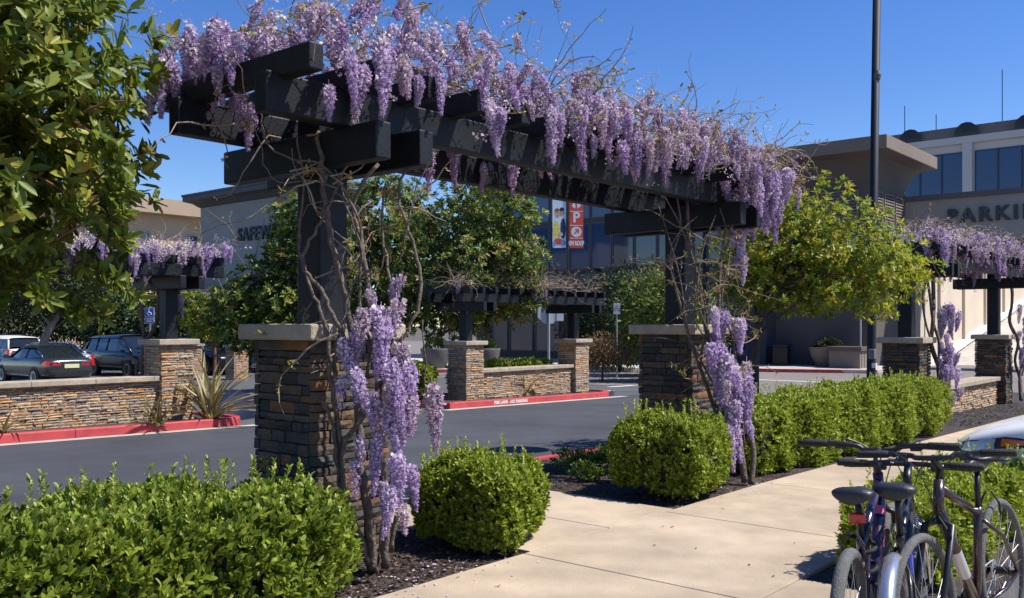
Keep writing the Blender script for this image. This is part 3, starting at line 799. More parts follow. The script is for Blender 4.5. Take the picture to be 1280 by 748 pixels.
def hedge(name, label, cat, c, half, n, L, mat, pw=5, m=6, group=None, lump=.05, ls=5.0, wr=.5, tone=(.52, .22), rot=0.0, shoots=0, gaps=0.0, core=.12, deep=.055, spread=(18, 62)):
    t = thing(name, label, cat, (c[0], c[1], g(c[0], c[1])), rot, group)
    q, N = rbox(n, half, pw)
    q = q + N * wob(q, lump, ls)[:, None]
    ins = np.abs(rng.normal(0, deep, n)); q = q - N * ins[:, None]
    q[:, 2] += half[2]
    keep = q[:, 2] > .02
    if gaps > 0: keep &= (wob(q + 5, 1, 7) > -1 + gaps * 1.2) | (rng.uniform(0, 1, n) < .35)
    q, N, ins = q[keep], N[keep], ins[keep]
    Dc = nrm(N * .6 + np.array([0, 0, .75]) + rng.normal(0, .30, q.shape))
    Pp, D, NN = whorls(q, Dc, m, spread, L * 1.1)
    LL = L * rng.uniform(.65, 1.25, len(Pp))
    tn = np.clip(np.repeat(rng.normal(tone[0], tone[1]*.7, len(q)), m) + rng.normal(0, tone[1]*.7, len(Pp)), 0, 1)
    if shoots:
        sq, sN = rbox(shoots * 4, half, pw); sq = sq[sN[:, 2] > .7][:shoots]; sq[:, 2] += half[2]
        for s0 in sq:
            h = random.uniform(.05, .16); k = 9
            C = s0[None] + np.linspace(0, 1, k)[:, None] * np.array([random.gauss(0, .02), random.gauss(0, .02), h])
            P2, D2, N2 = whorls(C, np.tile([[0, 0, 1.0]], (k, 1)), 2, (25, 55), .005)
            Pp = np.concatenate([Pp, P2]); D = np.concatenate([D, D2]); NN = np.concatenate([NN, N2]); LL = np.concatenate([LL, L * rng.uniform(.5, .9, len(P2))]); tn = np.concatenate([tn, rng.uniform(.5, 1, len(P2))])
    lv = link('leaves', leaf_mesh('leaves', Pp, D, NN, LL, LL * wr, mat, tn, curl=.08, fold=.14), t); lv['kind'] = 'stuff'
    # added solid core in twig brown, blocks light and makes the inside dark
    bm = bmesh.new(); bmesh.ops.create_cube(bm, size=2); bmesh.ops.subdivide_edges(bm, edges=bm.edges[:], cuts=7, use_grid_fill=True)
    for v in bm.verts:
        a = np.array(v.co); a = a / (np.sum(np.abs(a) ** pw) ** (1/pw)); a = a * np.maximum(np.array(half) - core, .02)
        v.co = (a[0], a[1], a[2] + half[2])
    me = bpy.data.meshes.new('shade_core'); bm.to_mesh(me); bm.free(); me.materials.append(m_core); link('shade_core', me, t)
    return t
random.seed(3)
hedge('hedge', 'loose leafy green hedge below the near pillar, beside the road', 'hedge', (-2.78, -.55, 0), (2.28, .58, .33), 17000, .048, m_hedge, 6, 7, lump=.07, ls=5, shoots=150, wr=.46, tone=(.56, .26), core=.20, deep=.10, spread=(10, 50))
bx_, by_ = at(601, 6.55)
hedge('shrub', 'rounded bright green bush at the corner of the path beside the wisteria cascade', 'bush', (bx_, by_, 0), (.43, .43, .31), 4400, .036, m_hedge2, 3.4, 7, lump=.05, ls=7, shoots=34, rot=R_(20), deep=.065)
bx_, by_ = at(838, 8.45)
hedge('shrub', 'clipped bright green bush in front of the far pergola pillar', 'bush', (bx_, by_, 0), (.54, .48, .37), 4900, .036, m_hedge2, 3.4, 6, lump=.05, ls=7, shoots=34, rot=R_(10), deep=.065)
hedge('hedge', 'long trimmed bright green hedge running along the sidewalk to the lamp pole', 'hedge', (8.35, -.52, 0), (3.45, .46, .40), 18500, .042, m_hedge2, 6, 6, lump=.06, ls=4.5, shoots=60, tone=(.58, .2))
hedge('hedge', 'low yellow-green hedge behind the parked bicycles, by the white car', 'hedge', (3.05, -3.16, 0), (1.50, .33, .235), 6000, .042, m_hedge2, 6, 6, lump=.04, ls=7, shoots=60, tone=(.62, .2), wr=.46)
for i, (px, py, d) in enumerate(((712, 590, 9.9), (742, 590, 10.3), (760, 585, 10.6), (735, 608, 9.2))):
    x, y = at(px, d)
    hedge('ground_plant', ['small leafy plant in the mulch by the path edge', 'low weedy plant in the shaded mulch near the kerb', 'little green plant in mulch beside the clipped bush', 'tiny sprouting plant alone on the dark mulch'][i], 'plant', (x, y, 0), (.16, .16, .09 + .03*(i == 0)), 130, .04, m_hedge, 3, 5, lump=.03)
x, y = at(546, 21.5)
hedge('shrub', 'green bush left of the pillar at the fire lane island', 'bush', (11.75, 11.5, 0), (.35, .65, .46), 1500, .07, m_hedge2, 4, 6)
hedge('hedge', 'strip of low green ground cover behind the wall with fire lane kerb', 'hedge', (15.1, 11.5, 0), (1.9, .45, .46), 1900, .08, m_hedge2, 8, 5, lump=.03)
x, y = at(290, 36); 
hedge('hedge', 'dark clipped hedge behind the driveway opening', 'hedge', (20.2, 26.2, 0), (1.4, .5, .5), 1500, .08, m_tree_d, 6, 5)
# mulch chips
n = 9000
def chips(n, x0, x1, y0, y1):
    p = np.stack([rng.uniform(x0, x1, n), rng.uniform(y0, y1, n), np.zeros(n)], 1)
    p[:, 2] = [g(a, b_) + .008 for a, b_ in p[:, :2]]; return p
pp = np.concatenate([chips(4500, -1.5, .9, -1.07, .3), chips(3500, 2.82, 5.6, -1.07, 1.7), chips(900, 11.6, 18.4, 9.9, 10.6), chips(2500, 12.3, 19, -1.05, .1)]); n = len(pp)
D = nrm(rng.normal(size=(n, 3)) * np.array([1, 1, .25])); N = nrm(np.array([[0, 0, 1.0]]) + rng.normal(0, .4, (n, 3)))
ch = link('mulch_chips', leaf_mesh('mulch_chips', pp, D, N, rng.uniform(.02, .06, n), rng.uniform(.008, .018, n), ramp_mat('bark_chip', [(0,(.03,.022,.018)),(.6,(.09,.06,.045)),(1,(.22,.16,.11))], .9, 0, .2), rng.uniform(0, 1, n) ** 1.7))
tag(ch, 'brown bark chips scattered over the planting beds', 'mulch', kind='stuff')
lf = chips(14, -1, 4, -2.7, -1.1); lf[:, 2] += .02; n = 14
fl = link('dry_leaves', leaf_mesh('dry_leaves', lf, nrm(rng.normal(size=(n, 3)) * np.array([1, 1, .1])), np.tile([[0, .1, 1.0]], (n, 1)), rng.uniform(.02, .05, n), rng.uniform(.008, .02, n), m_brownbush, rng.uniform(0, .6, n)))
tag(fl, 'few dry leaf scraps on the pale sidewalk', 'leaves', kind='stuff')

# ---------------------------------------------------------------- flax plants
def blade_mesh(k):
    r = random.Random(k); L = r.uniform(.8, 1.05); n = 8; lean = r.uniform(.25, .9); V = []; T = []
    for i in range(n + 1):
        t = i / n; w = .036 * (1 - t ** 2.2) + .002
        x = lean * L * t ** 1.6 * .8; z = L * t * (1 - .22 * lean * t)
        V += [(x, -w, z + w*.5), (x, 0, z - w*.2), (x, w, z + w*.5)]; T += [.75, .25, .75] if i < n - 1 else [.9, .4, .9]
    F = []
    for i in range(n):
        for j in (0, 1): a = i*3 + j; F.append((a, a+1, a+4, a+3))
    return fast_mesh('blade', V, F, m_phorm, T)
BLADES = [blade_mesh(k) for k in range(6)]
def flax(label, x, y, s, n, seed):
    r = random.Random(seed)
    t = thing('flax_plant', label, 'plant', (x, y, g(x, y) - .02), 0, None)
    for i in range(n):
        link('blade', BLADES[i % 6], t, (r.gauss(0, .04), r.gauss(0, .04), 0), (R_(r.gauss(0, 8)), R_(r.uniform(-12, 46)), r.uniform(0, 6.28)), (s * r.uniform(.8, 1.1),) * 3)
    return t
x, y = at(263, 16.6); flax('big spiky golden flax plant beside the pillar at the kerb end', x, y, 1.25, 54, 1)
x, y = at(196, 15.6); flax('smaller bronze flax plant at the foot of the wall beside the pillar', x, y, .72, 26, 2)
x, y = at(4, 13.9); flax('dark spiky flax plant at the kerb in front of the tan wall', x, y, .5, 22, 3)
x, y = at(655, 24.5); flax('dark spiky plant rising behind the fire lane wall', x, y, 1.0, 16, 4)

# ---------------------------------------------------------------- trees
def tree(label, x, y, trunk, ells, nclump, m, L, leafmat, barkmat, mode='whorl', group=None, seed=1, wr=.36, tone=(.5, .2), z0=None, rclump=.12, droop=0.0, name='tree', nlimb=14, inner=.35, gapn=.0, spread=(40, 88), curl=.1):
    """trunk: list of (dx, dy, z, r); ells: list of (cx, cy, cz, rx, ry, rz) relative to the base"""
    random.seed(seed); global rng; rng = np.random.default_rng(seed)
    gz = g(x, y) if z0 is None else z0
    t = thing(name, label, 'tree', (x, y, gz), 0, group)
    pts = smooth_path([p[:3] for p in trunk], 5); rr = np.interp(np.linspace(0, 1, len(pts)), np.linspace(0, 1, len(trunk)), [p[3] for p in trunk])
    tr = MB().tube(pts, list(rr), 9).build('trunk', barkmat, t, smooth=True)
    E = np.array(ells, float); vol = E[:, 3] * E[:, 4] * E[:, 5]; k = rng.choice(len(E), nclump * 2, p=vol / vol.sum())
    d = rnd_dirs(nclump * 2); rad = inner + (1 - inner) * rng.uniform(0, 1, nclump * 2) ** .45
    rad *= 1 + .16 * np.sin(d[:, 0]*5 + k) * np.sin(d[:, 1]*6 + 1) + .10 * np.sin(d[:, 2]*9 + k*2)
    C = E[k, :3] + d * rad[:, None] * E[k, 3:]
    keep = np.ones(len(C), bool)
    if gapn: keep = wob(C, 1, 3.2 / max(.4, E[:, 3:].mean())) > -1.0 + gapn
    C, d = C[keep][:nclump], d[keep][:nclump]
    top = Vector(pts[-1]); lb = MB()
    for i in range(min(nlimb, len(C))):
        j = i * (len(C) // nlimb); e = Vector(C[j]); s0 = Vector(pts[random.randint(int(len(pts) * .55), len(pts) - 1)])
        mid = s0.lerp(e, .5) + Vector((random.gauss(0, .06), random.gauss(0, .06), .10)) * (e - s0).length
        r0 = trunk[-1][3] * random.uniform(.45, .8)
        lb.tube(smooth_path([s0, mid, e], 4), [r0 * (1 - .8 * q / 8) for q in range(9)], 5)
        for q in range(2):
            e2 = Vector(C[(j + 7 * (q + 1)) % len(C)])
            if (e2 - mid).length < (e - s0).length * 1.2: lb.tube([mid, mid.lerp(e2, .6) + Vector((0, 0, .05)), e2], [r0*.5, r0*.3, r0*.12], 4)
    lb.build('limbs', barkmat, tr, smooth=True)
    if mode == 'whorl':
        Dc = nrm(d * .8 + np.array([0, 0, .55 - droop]) + rng.normal(0, .35, C.shape))
        Pp, D, N = whorls(C, Dc, m, spread, L * .7)
    else:
        n = len(C) * m; Cc = np.repeat(C, m, 0); o = rng.normal(size=(n, 3)) * rclump * np.array([1, 1, .75])
        Pp = Cc + o; D = nrm(nrm(o) * .7 + np.repeat(d, m, 0) * .5 + rng.normal(0, .5, (n, 3)) + np.array([0, 0, -.25 - droop])); N = up_normals(D, .7)
    LL = L * rng.uniform(.6, 1.25, len(Pp))
    tn = np.clip(np.repeat(rng.normal(tone[0], tone[1], len(C)), m)[:len(Pp)] + rng.normal(0, tone[1] * .6, len(Pp)), 0, 1)
    cr = link('crown', leaf_mesh('crown', Pp, D, N, LL, LL * wr, leafmat, tn, curl=curl, fold=.12), t); cr['kind'] = 'stuff'
    return t

# glossy evergreen overhanging the hedge at the left
tx, ty = at(-150, 5.5)
T1 = tree('glossy-leaved evergreen tree with large leaves overhanging the left hedge and road', tx, ty, [(0,0,-.1,.11),(.03,.02,.8,.095),(-.02,.05,1.6,.085),(.06,.02,2.4,.07),(.10,.05,3.3,.045)],
     [(.10,-.05,3.0,1.42,1.25,1.5),(.65,-.42,2.45,.66,.62,.82),(.45,-.35,3.5,.75,.7,.9),(.30,-.2,4.0,.95,.9,.9)], 2100, 11, .115, m_tree_l, m_redbark, 'whorl', None, 4, .36, (.55, .24), gapn=.22, inner=.40, nlimb=34)
# twigs reaching out to the right of that crown
random.seed(2); C = []; Dd = []; lb = MB()
for (a, b_) in (((105, 140, 5.3), (172, 128, 5.2)), ((90, 150, 5.3), (150, 205, 5.1)), ((110, 235, 5.3), (155, 208, 5.2)), ((120, 190, 5.2), (150, 175, 5.1)), ((100, 20, 5.3), (118, 15, 5.2)), ((120, 300, 5.2), (160, 300, 5.1)), ((80, 320, 5.2), (150, 345, 5.1)), ((110,260,5.2),(157,225,5.1)), ((60,350,5.2),(128,398,5.1)), ((90,330,5.2),(175,372,5.15)), ((70,300,5.2),(162,262,5.1)), ((60,360,5.2),(98,392,5.1)), ((40,350,5.2),(60,378,5.0)), ((90,60,5.3),(108,92,5.1))):
    p0 = Vector(at(a[0], a[2]) + (zat(a[1], a[2]),)) - T1.location; p1 = Vector(at(b_[0], b_[2]) + (zat(b_[1], b_[2]),)) - T1.location
    lb.tube(smooth_path([p0, p0.lerp(p1, .5) + Vector((0, 0, .03)), p1], 4), [.009 - .0007 * q for q in range(9)], 5)
    for f in (.45, .7, .85, 1.0):
        C.append(tuple(p0.lerp(p1, f) + Vector((random.gauss(0, .02), random.gauss(0, .02), random.gauss(0, .02))))); Dd.append(tuple((p1 - p0).normalized() + Vector((0, 0, .3))))
lb.build('twigs', m_redbark, T1, kind='stuff')
Pp, D, N = whorls(np.array(C), np.array(Dd), 10, (25, 85), .04); LL = .105 * rng.uniform(.6, 1.2, len(Pp))
o = link('outer_leaves', leaf_mesh('outer_leaves', Pp, D, N, LL, LL * .36, m_tree_l, np.clip(rng.normal(.5, .2, len(Pp)), 0, 1), curl=.1), T1); o['kind'] = 'stuff'

# sunny tree right of the pergola
T2 = tree('sunlit yellow-green tree spreading over the trimmed hedge beside the lamp pole', 8.5, .95, [(0,0,-.1,.075),(.01,-.01,.7,.065),(.03,-.03,1.4,.055),(.14,-.12,2.0,.045),(.35,-.32,2.8,.03)],
     [(.55,-.50,2.5,1.0,1.15,.80),(1.15,-1.10,2.45,.95,1.05,.80),(.2,-.10,3.0,.85,.85,.80),(.75,-.75,3.05,.75,.85,.75),(1.9,-1.25,2.5,.60,.75,.6),(0,.2,2.4,.6,.6,.6)], 2100, 11, .085, m_tree_r, m_darkbark, 'whorl', None, 6, .34, (.60, .24), gapn=.36, inner=.15, nlimb=30)
# trees behind
GT = None
x, y = at(588, 24.6)
tree('dense green multi-stemmed tree behind the fire lane island wall', x, y, [(0,0,-.2,.16),(.1,0,.9,.13),(-.1,.1,1.8,.12),(.1,.1,3.0,.08),(.2,.1,4.2,.05)],
     [(0,0,3.5,1.9,1.9,1.6),(.3,-.3,4.9,1.4,1.5,1.1),(-.4,.4,2.4,1.5,1.5,.9),(.75,-.85,3.1,.9,1.0,1.3),(-.9,1.1,3.2,1.2,1.3,1.7)], 2600, 12, .15, m_tree_m, m_trunk, 'whorl', None, 8, .34, (.52, .24), gapn=.22, nlimb=26)
x, y = at(350, 25.0)
tree('dark leafy tree in front of the grey store wall, left of the near pillar', x, y, [(0,0,-.2,.14),(.1,0,1.0,.12),(-.05,.1,2.0,.10),(.1,.1,3.2,.07)],
     [(0,0,2.3,1.6,1.6,1.55),(.6,-.7,4.1,1.2,1.2,1.3),(-.6,.8,2.3,1.2,1.2,.95),(.4,-.4,4.8,.9,.9,.8),(.9,-1.1,2.6,1.0,1.0,1.3)], 2500, 12, .15, m_tree_m, m_trunk, 'whorl', None, 9, .34, (.42, .25), gapn=.25, nlimb=22)
x, y = at(268, 33.0)
tree('small bright tree with reddish trunk behind the island pillar', x, y, [(0,0,-.2,.07),(.02,0,.9,.06),(0,.02,1.8,.05)], [(0,0,2.1,.95,.95,.75),(-.4,.5,2.6,.8,.8,.7)], 420, 11, .15, m_tree_r, m_redbark, 'whorl', None, 12, .36, (.35, .22), nlimb=10)
x, y = at(56, 37.5)
tree('pale-trunked forked tree standing among the parked cars', x, y, [(0,0,-.2,.20),(.03,.02,1.0,.17),(0,0,1.5,.17),(.35,-.3,2.4,.11),(.8,-.8,3.4,.07)],
     [(.2,-.2,4.0,2.6,2.6,1.5),(-1.0,1.2,3.6,1.6,1.6,1.0),(1.0,-1.2,3.4,1.3,1.3,.9)], 1100, 12, .17, m_tree_d, m_trunk, 'spray', None, 13, .42, (.6, .25), rclump=.28, gapn=.15, nlimb=22)
x, y = at(462, 29.0)
tree('tall green tree seen between the near vine stems and the island tree', x, y, [(0,0,-.2,.14),(.1,0,1.2,.12),(-.05,.1,2.4,.10),(.1,.1,3.8,.07)],
     [(0,0,3.0,1.5,1.5,1.9),(.3,-.4,5.3,1.4,1.4,1.6),(.8,-1.0,4.2,1.1,1.1,1.6)], 2000, 12, .16, m_tree_m, m_trunk, 'whorl', None, 10, .34, (.42, .25), gapn=.15, nlimb=18)
# shade trees and screens behind the car park and along the dark building
bgt = [(20, 56, 5.4, 4.6, 'broad dark tree behind the white parked suv'), (105, 58, 4.6, 4.0, 'dark shade tree behind the grey sedan in the car park'), (165, 52, 4.2, 3.6, 'dark shade tree behind the black van'),
       (225, 46, 3.8, 2.8, 'dark green tree below the tan building'), (310, 43, 3.6, 2.6, 'dark tree under the store sign, behind the distant pergola'), (395, 46, 4.6, 3.0, 'dark tree against the grey store behind the near pillar')]
for i, (px, d, h, w, lab) in enumerate(bgt):
    x, y = at(px, d)
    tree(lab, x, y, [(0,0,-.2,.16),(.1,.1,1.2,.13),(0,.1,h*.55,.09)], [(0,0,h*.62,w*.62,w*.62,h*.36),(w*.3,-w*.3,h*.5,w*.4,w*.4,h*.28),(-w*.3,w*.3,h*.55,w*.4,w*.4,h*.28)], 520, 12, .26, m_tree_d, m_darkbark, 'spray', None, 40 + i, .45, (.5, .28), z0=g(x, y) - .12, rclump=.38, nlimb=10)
scr = [(775, 44, 4.8, 1.7, 'tall dark evergreen screen left of the far pillar'), (815, 40, 4.4, 1.5, 'dark evergreen behind the far pillar of the pergola'), (852, 36, 4.3, 1.4, 'dark shaded tree seen between the far vine stems'), (735, 47, 3.6, 1.2, 'dark evergreen behind the round street lamp')]
for i, (px, d, h, w, lab) in enumerate(scr):
    x, y = at(px, d)
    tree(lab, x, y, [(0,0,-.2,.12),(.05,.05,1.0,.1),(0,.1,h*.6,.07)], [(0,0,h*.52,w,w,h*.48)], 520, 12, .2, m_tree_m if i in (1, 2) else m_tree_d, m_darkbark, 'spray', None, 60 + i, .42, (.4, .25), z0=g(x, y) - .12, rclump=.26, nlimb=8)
x, y = at(753, 36)
tree('bronze-leaved bush beside the white notice sign', x, y, [(0,0,-.2,.05),(.02,0,.5,.04),(0,0,1.0,.03)], [(0,0,1.0,1.0,1.0,.55)], 300, 12, .12, m_brownbush, m_darkbark, 'spray', None, 71, .4, (.5, .25), rclump=.16, name='bronze_bush', nlimb=8)
# leafless tree in front of the tan building
def bare_tree(label, x, y, h, seed):
    random.seed(seed); t = thing('bare_tree', label, 'tree', (x, y, g(x, y) - .12)); b = MB(); lim = MB()
    def grow(p, d, l, r, k, mb):
        q = p + d * l
        mb.tube([p, p.lerp(q, .5) + Vector((random.gauss(0, .04), random.gauss(0, .04), 0)) * l, q], [r, r*.85, r*.7], 5, False)
        if k == 0: return
        for i in range(3 if k > 1 else 4):
            nd = (d + Vector((random.gauss(0, .55), random.gauss(0, .55), random.gauss(.15, .3)))).normalized()
            grow(q, nd, l * random.uniform(.6, .85), r * .6, k - 1, lim)
    grow(Vector((0, 0, -.2)), Vector((0, 0, 1)), h * .33, .11, 5, b)
    tr = b.build('trunk', m_trunk, t, smooth=True); o = lim.build('limbs', P('bare_twig', (.30, .26, .22), .9, .2, 10), tr); o['kind'] = 'stuff'
x, y = at(188, 54); bare_tree('leafless pale tree in front of the tan building', x, y, 7.4, 3)

# ---------------------------------------------------------------- buildings
m_wall_grey = P('store_render', (.37, .35, .315), .9, .06, .6, .1, 30, stain=.1)
m_wall_tan = P('tan_render', (.52, .39, .25), .9, .08, .4, stain=.1)
m_wall_dark = P('charcoal_cladding', (.050, .052, .056), .7, .15, 1.0)
m_cornice = P('dark_cornice', (.10, .10, .105), .7, .1, 1.0)
m_taupe = P('taupe_render', (.105, .088, .077), .9, .08, .6, stain=.1)
m_taupe2 = P('taupe_fascia', (.19, .155, .127), .9, .08, .6)
m_park = P('parking_wall_render', (.33, .31, .285), .9, .05, .6, stain=.1)
m_letter = P('sign_letter', (.035, .05, .055), .6, .1, 3)
m_beige = P('ramp_wall', (.62, .52, .40), .9, .06, .5, stain=.1)
m_office = P('office_panel', (.55, .53, .50), .8, .05, .3)
m_blueglass = glass_mat('blue_office_glass', (.014, .05, .13), .08, .6)
m_banner = P('banner_red', (.62, .07, .035), .7, .06, 5)

def window(parent, f, a0, a1, z0, z1, fw=.07, pane=None, frame=None, name='window', out=.06):
    """f(a, z, o) -> point on the facade, o metres out of it"""
    b = MB()
    def bar(p0, p1, q0, q1):
        c = [f(p0, q0, 0), f(p1, q0, 0), f(p1, q1, 0), f(p0, q1, 0)]; d = [f(p0, q0, out), f(p1, q0, out), f(p1, q1, out), f(p0, q1, out)]
        n = len(b.v); b.v += c + d; b.f += [tuple(n+i for i in q) for q in ((0,3,2,1),(4,5,6,7),(0,1,5,4),(1,2,6,5),(2,3,7,6),(3,0,4,7))]
    bar(a0, a1, z0, z0+fw); bar(a0, a1, z1-fw, z1); bar(a0, a0+fw, z0+fw, z1-fw); bar(a1-fw, a1, z0+fw, z1-fw)
    w = b.build(name, frame or m_wall_dark, parent)
    p = MB(); p.quad(f(a0+fw, z0+fw, .015), f(a1-fw, z0+fw, .015), f(a1-fw, z1-fw, .015), f(a0+fw, z1-fw, .015))
    p.build('pane', pane or m_glass, w)
    return w
def louver(parent, f, a0, a1, z0, z1, n=9):
    w = window(parent, f, a0, a1, z0, z1, .08, m_black, m_taupe2, 'louver', .08)
    for i in range(n):
        z = z0 + .1 + (z1 - z0 - .2) * (i + .5) / n; h = (z1 - z0) / n * .32
        MB().loft([[f(a0+.08, z+h, .02), f(a0+.08, z-h*.2, .075), f(a0+.08, z-h, .07), f(a0+.08, z+h*.4, .018)], [f(a1-.08, z+h, .02), f(a1-.08, z-h*.2, .075), f(a1-.08, z-h, .07), f(a1-.08, z+h*.4, .018)]]).build('slat', m_taupe2, w)
    return w

# store with the dark cornice
B = thing('store_building', 'pale grey store with dark overhanging cornice and letters behind the trees', 'building', (25.9, 34.5, -.7))
MB().bx(0, 4.2, 0, 10.3, -.3, 9.6).build('wall', m_wall_grey, B)
rings = []
for o, z in ((.0, 9.25), (.10, 9.3), (.35, 9.5), (.75, 9.62), (.75, 9.9), (.80, 9.9), (.80, 10.02)):
    rings.append([(-o, -o, z), (4.2+o, -o, z), (4.2+o, 10.3+o, z), (-o, 10.3+o, z)])
MB().loft(rings).build('cornice', m_cornice, B)
me = text_mesh('sign_letters', 'SAFEWAY', 1.05, m_letter, .05, .02, 1.12)
lt = link('sign_letters', me, B, (-.06, 4.1, 7.35), (R_(90), 0, R_(-90))); 
lt.scale = (4.4 / max(.1, me.vertices and (max(v.co.x for v in me.vertices) - min(v.co.x for v in me.vertices))), 1, 1)
for k in range(2):
    window(B, lambda a, z, o: (-o, a, z), 1.2 + 5*k, 4.4 + 5*k, .6, 3.2, .1, m_glass)
# tan building
B = thing('tan_building', 'sunlit tan building with wide roof band far beyond the store', 'building', (15, 70.6, -.7))
MB().bx(0, 44, 0, 14, -.3, 12.2).build('wall', m_wall_tan, B)
MB().bx(-.8, 44.8, -1.3, 14.8, 11.9, 13.2).build('roof', P('roof_band', (.36, .27, .19), .9, .08, .5), B)
for k in range(9):
    window(B, lambda a, z, o: (a, -o, z), 2 + 4.6*k, 3.1 + 4.6*k, 5.6, 10.4, .12, m_glass, m_wall_grey)
MB().bx(23, 43, -1.6, .05, 4.4, 7.0).build('lower_parapet', m_wall_dark, B)
sg = MB().bx(24.6, 26.3, -1.75, -1.62, 8.0, 8.6).build('sign_board', P('sign_maroon', (.10, .03, .04), .7), B)
link('sign_letters', text_mesh('sign_letters', 'AL RUCK', .36, m_white, .01, .005), sg, (25.45, -1.77, 8.3), (R_(90), 0, 0))
MB().bx(25.4, 25.5, -1.7, -1.6, 6.8, 9.6).build('sign_post', m_cornice, B)
# dark glazed building
B = thing('glazed_building', 'dark charcoal building with blue upper windows behind the pergola', 'building', (41.2, 16, -.64))
MB().bx(0, 12, 0, 20.5, -.2, 11.0).build('wall', m_wall_dark, B)
MB().bx(-.5, 12, -.02, 20.6, 10.9, 11.3).build('parapet', m_cornice, B)
F = lambda a, z, o: (-o, a, z)
for k in range(13):
    a0 = .35 + 1.55 * k
    for z0, z1 in ((5.6, 8.35), (8.6, 10.5)):
        window(B, F, a0, a0 + 1.5, z0, z1, .07, m_blueglass if k > 5 else m_glass, P('mullion', (.075, .078, .085), .6, 0) if 'mullion' not in MATS else MATS['mullion'])
for a0 in (1.0, 4.2, 7.4, 13.5, 15.6, 17.7):
    window(B, F, a0, a0 + 1.95, .55, 3.1, .08, m_glass, MATS['mullion'])
MB().bx(-1.6, -.02, 5.2, 12.4, 3.6, 4.1).build('canopy', m_black, B)
MB().bx(-1.3, -.02, 13.0, 20.0, 3.5, 3.8).build('canopy', m_black, B)
MB().bx(-.28, -.02, .0, 20.5, 4.5, 5.3).build('spandrel', MATS['mullion'], B)
# garage tower with the swept cornice
B = thing('garage_tower', 'taupe corner tower with swept overhanging roof and louvred vents', 'building', (42.4, 11.1, -.64))
MB().bx(0, 5.6, 0, 11, -.2, 9.9).build('wall', m_taupe, B)
rings = []
for k in range(9):
    t = k / 8; o = 1.25 * (1 - math.sqrt(max(0, 1 - t * t))); z = 9.25 + 1.45 * t
    rings.append([(-o, -o, z), (5.6+o, -o, z), (5.6+o, 11+o, z), (-o, 11+o, z)])
MB().loft(rings).build('soffit', m_taupe, B)
MB().bx(-1.28, 6.9, -1.28, 12.3, 10.69, 11.34).build('fascia', m_taupe2, B, bevel=.03)
F = lambda a, z, o: (-o, a, z)
for a0 in (.5, 3.0, 5.5, 8.0): louver(B, F, a0, a0 + 1.9, 7.4, 9.0)
for a0 in (.5, 3.0): window(B, F, a0, a0 + 1.9, 4.8, 6.9, .08, m_blueglass, m_taupe2)
for a0 in (.4, 2.1, 3.8): louver(B, lambda a, z, o: (a, -o, z), a0, a0 + 1.5, 7.4, 9.0)
MB().lathe([(.0, 0), (.14, .03), (.17, .2), (.1, .32), (0, .34)], (5.2, -.35, 6.7), 10).build('security_camera', m_white, B)
# parking entrance
B = thing('parking_entrance', 'long pale wall lettered for parking over the garage ramp', 'building', (47.75, 11.0, -.64))
MB().bx(0, .7, -26, .5, 6.55, 8.85).build('wall', m_park, B)
MB().bx(-.12, .85, -26.1, .6, 8.84, 9.12).build('coping', m_cornice, B)
MB().bx(.03, 1.6, -26, .5, 6.2, 6.56).build('soffit_beam', m_cornice, B)
MB().bx(.02, .68, -.75, .5, -.2, 6.2).build('pier', m_beige, B)
MB().bx(-.06, .0, -26, .5, 6.55, 6.72).build('trim', m_park, B)
me = text_mesh('parking_letters', 'PARKING', 1.0, m_letter, .06, .035, 1.3)
lt = link('parking_letters', me, B, (-.07, -4.72, 7.86), (R_(90), 0, R_(-90)))
lt.scale = (5.15 / (max(v.co.x for v in me.vertices) - min(v.co.x for v in me.vertices)), 1, 1)
rp = MB(); rp.loft([[(.7, -20, -.45), (.7, -.8, -.45), (.7, -.8, -.6), (.7, -20, -.6)], [(26, -20, 4.0), (26, -.8, 4.0), (26, -.8, 3.8), (26, -20, 3.8)]]).build('ramp', m_conc2, B)
MB().bx(.7, 26, -.8, -.4, -.2, 6.6).build('ramp_wall', m_beige, B)
for k in range(4): MB().bx(3 + 5*k, 3.35 + 5*k, -.95, -.79, -.2, 6.6).build('pilaster', m_beige, B)
kk = MB(); kk.loft([[(.7, -.8, -.3), (.7, -1.0, -.3), (.7, -1.0, .1), (.7, -.8, .1)], [(26, -.8, 4.1), (26, -1.0, 4.1), (26, -1.0, 4.5), (26, -.8, 4.5)]]).build('ramp_kerb', m_white, B)
# office block beyond
B = thing('office_block', 'pale office block with dark blue ribbon windows above the parking wall', 'building', (96, 30, -.7))
MB().bx(0, 16, -60, 0, -.3, 20.8).build('wall', m_office, B)
F = lambda a, z, o: (-o, a, z)
a = -1.3
while a > -55:
    for k in range(4):
        window(B, F, a - 2.1*(k+1), a - 2.1*k, 12.0, 19.7, .08, m_blueglass, P('blue_mullion', (.03, .045, .07), .5, 0) if 'blue_mullion' not in MATS else MATS['blue_mullion'], out=.1)
    a -= 9.4
for k in range(7): MB().bx(-.35, -.02, -1.1 - 9.4*k, -.2 - 9.4*k, 0, 20.95).build('fin', m_office, B)
MB().bx(-.4, 16, -60, .3, 20.5, 21.2).build('parapet', m_office, B)
MB().bx(2, 14, -24, -1.5, 20.5, 22.7).build('penthouse', m_cornice, B)
for yy in (-4, -9.5, -15): MB().lathe([(0, 0), (1.0, 0), (1.1, .5), (0, .6)], (0, 0, 0), 14, Matrix.Translation((2.0, yy, 21.9)) @ Matrix.Rotation(R_(-90), 4, 'Y')).build('fan', m_black, B)
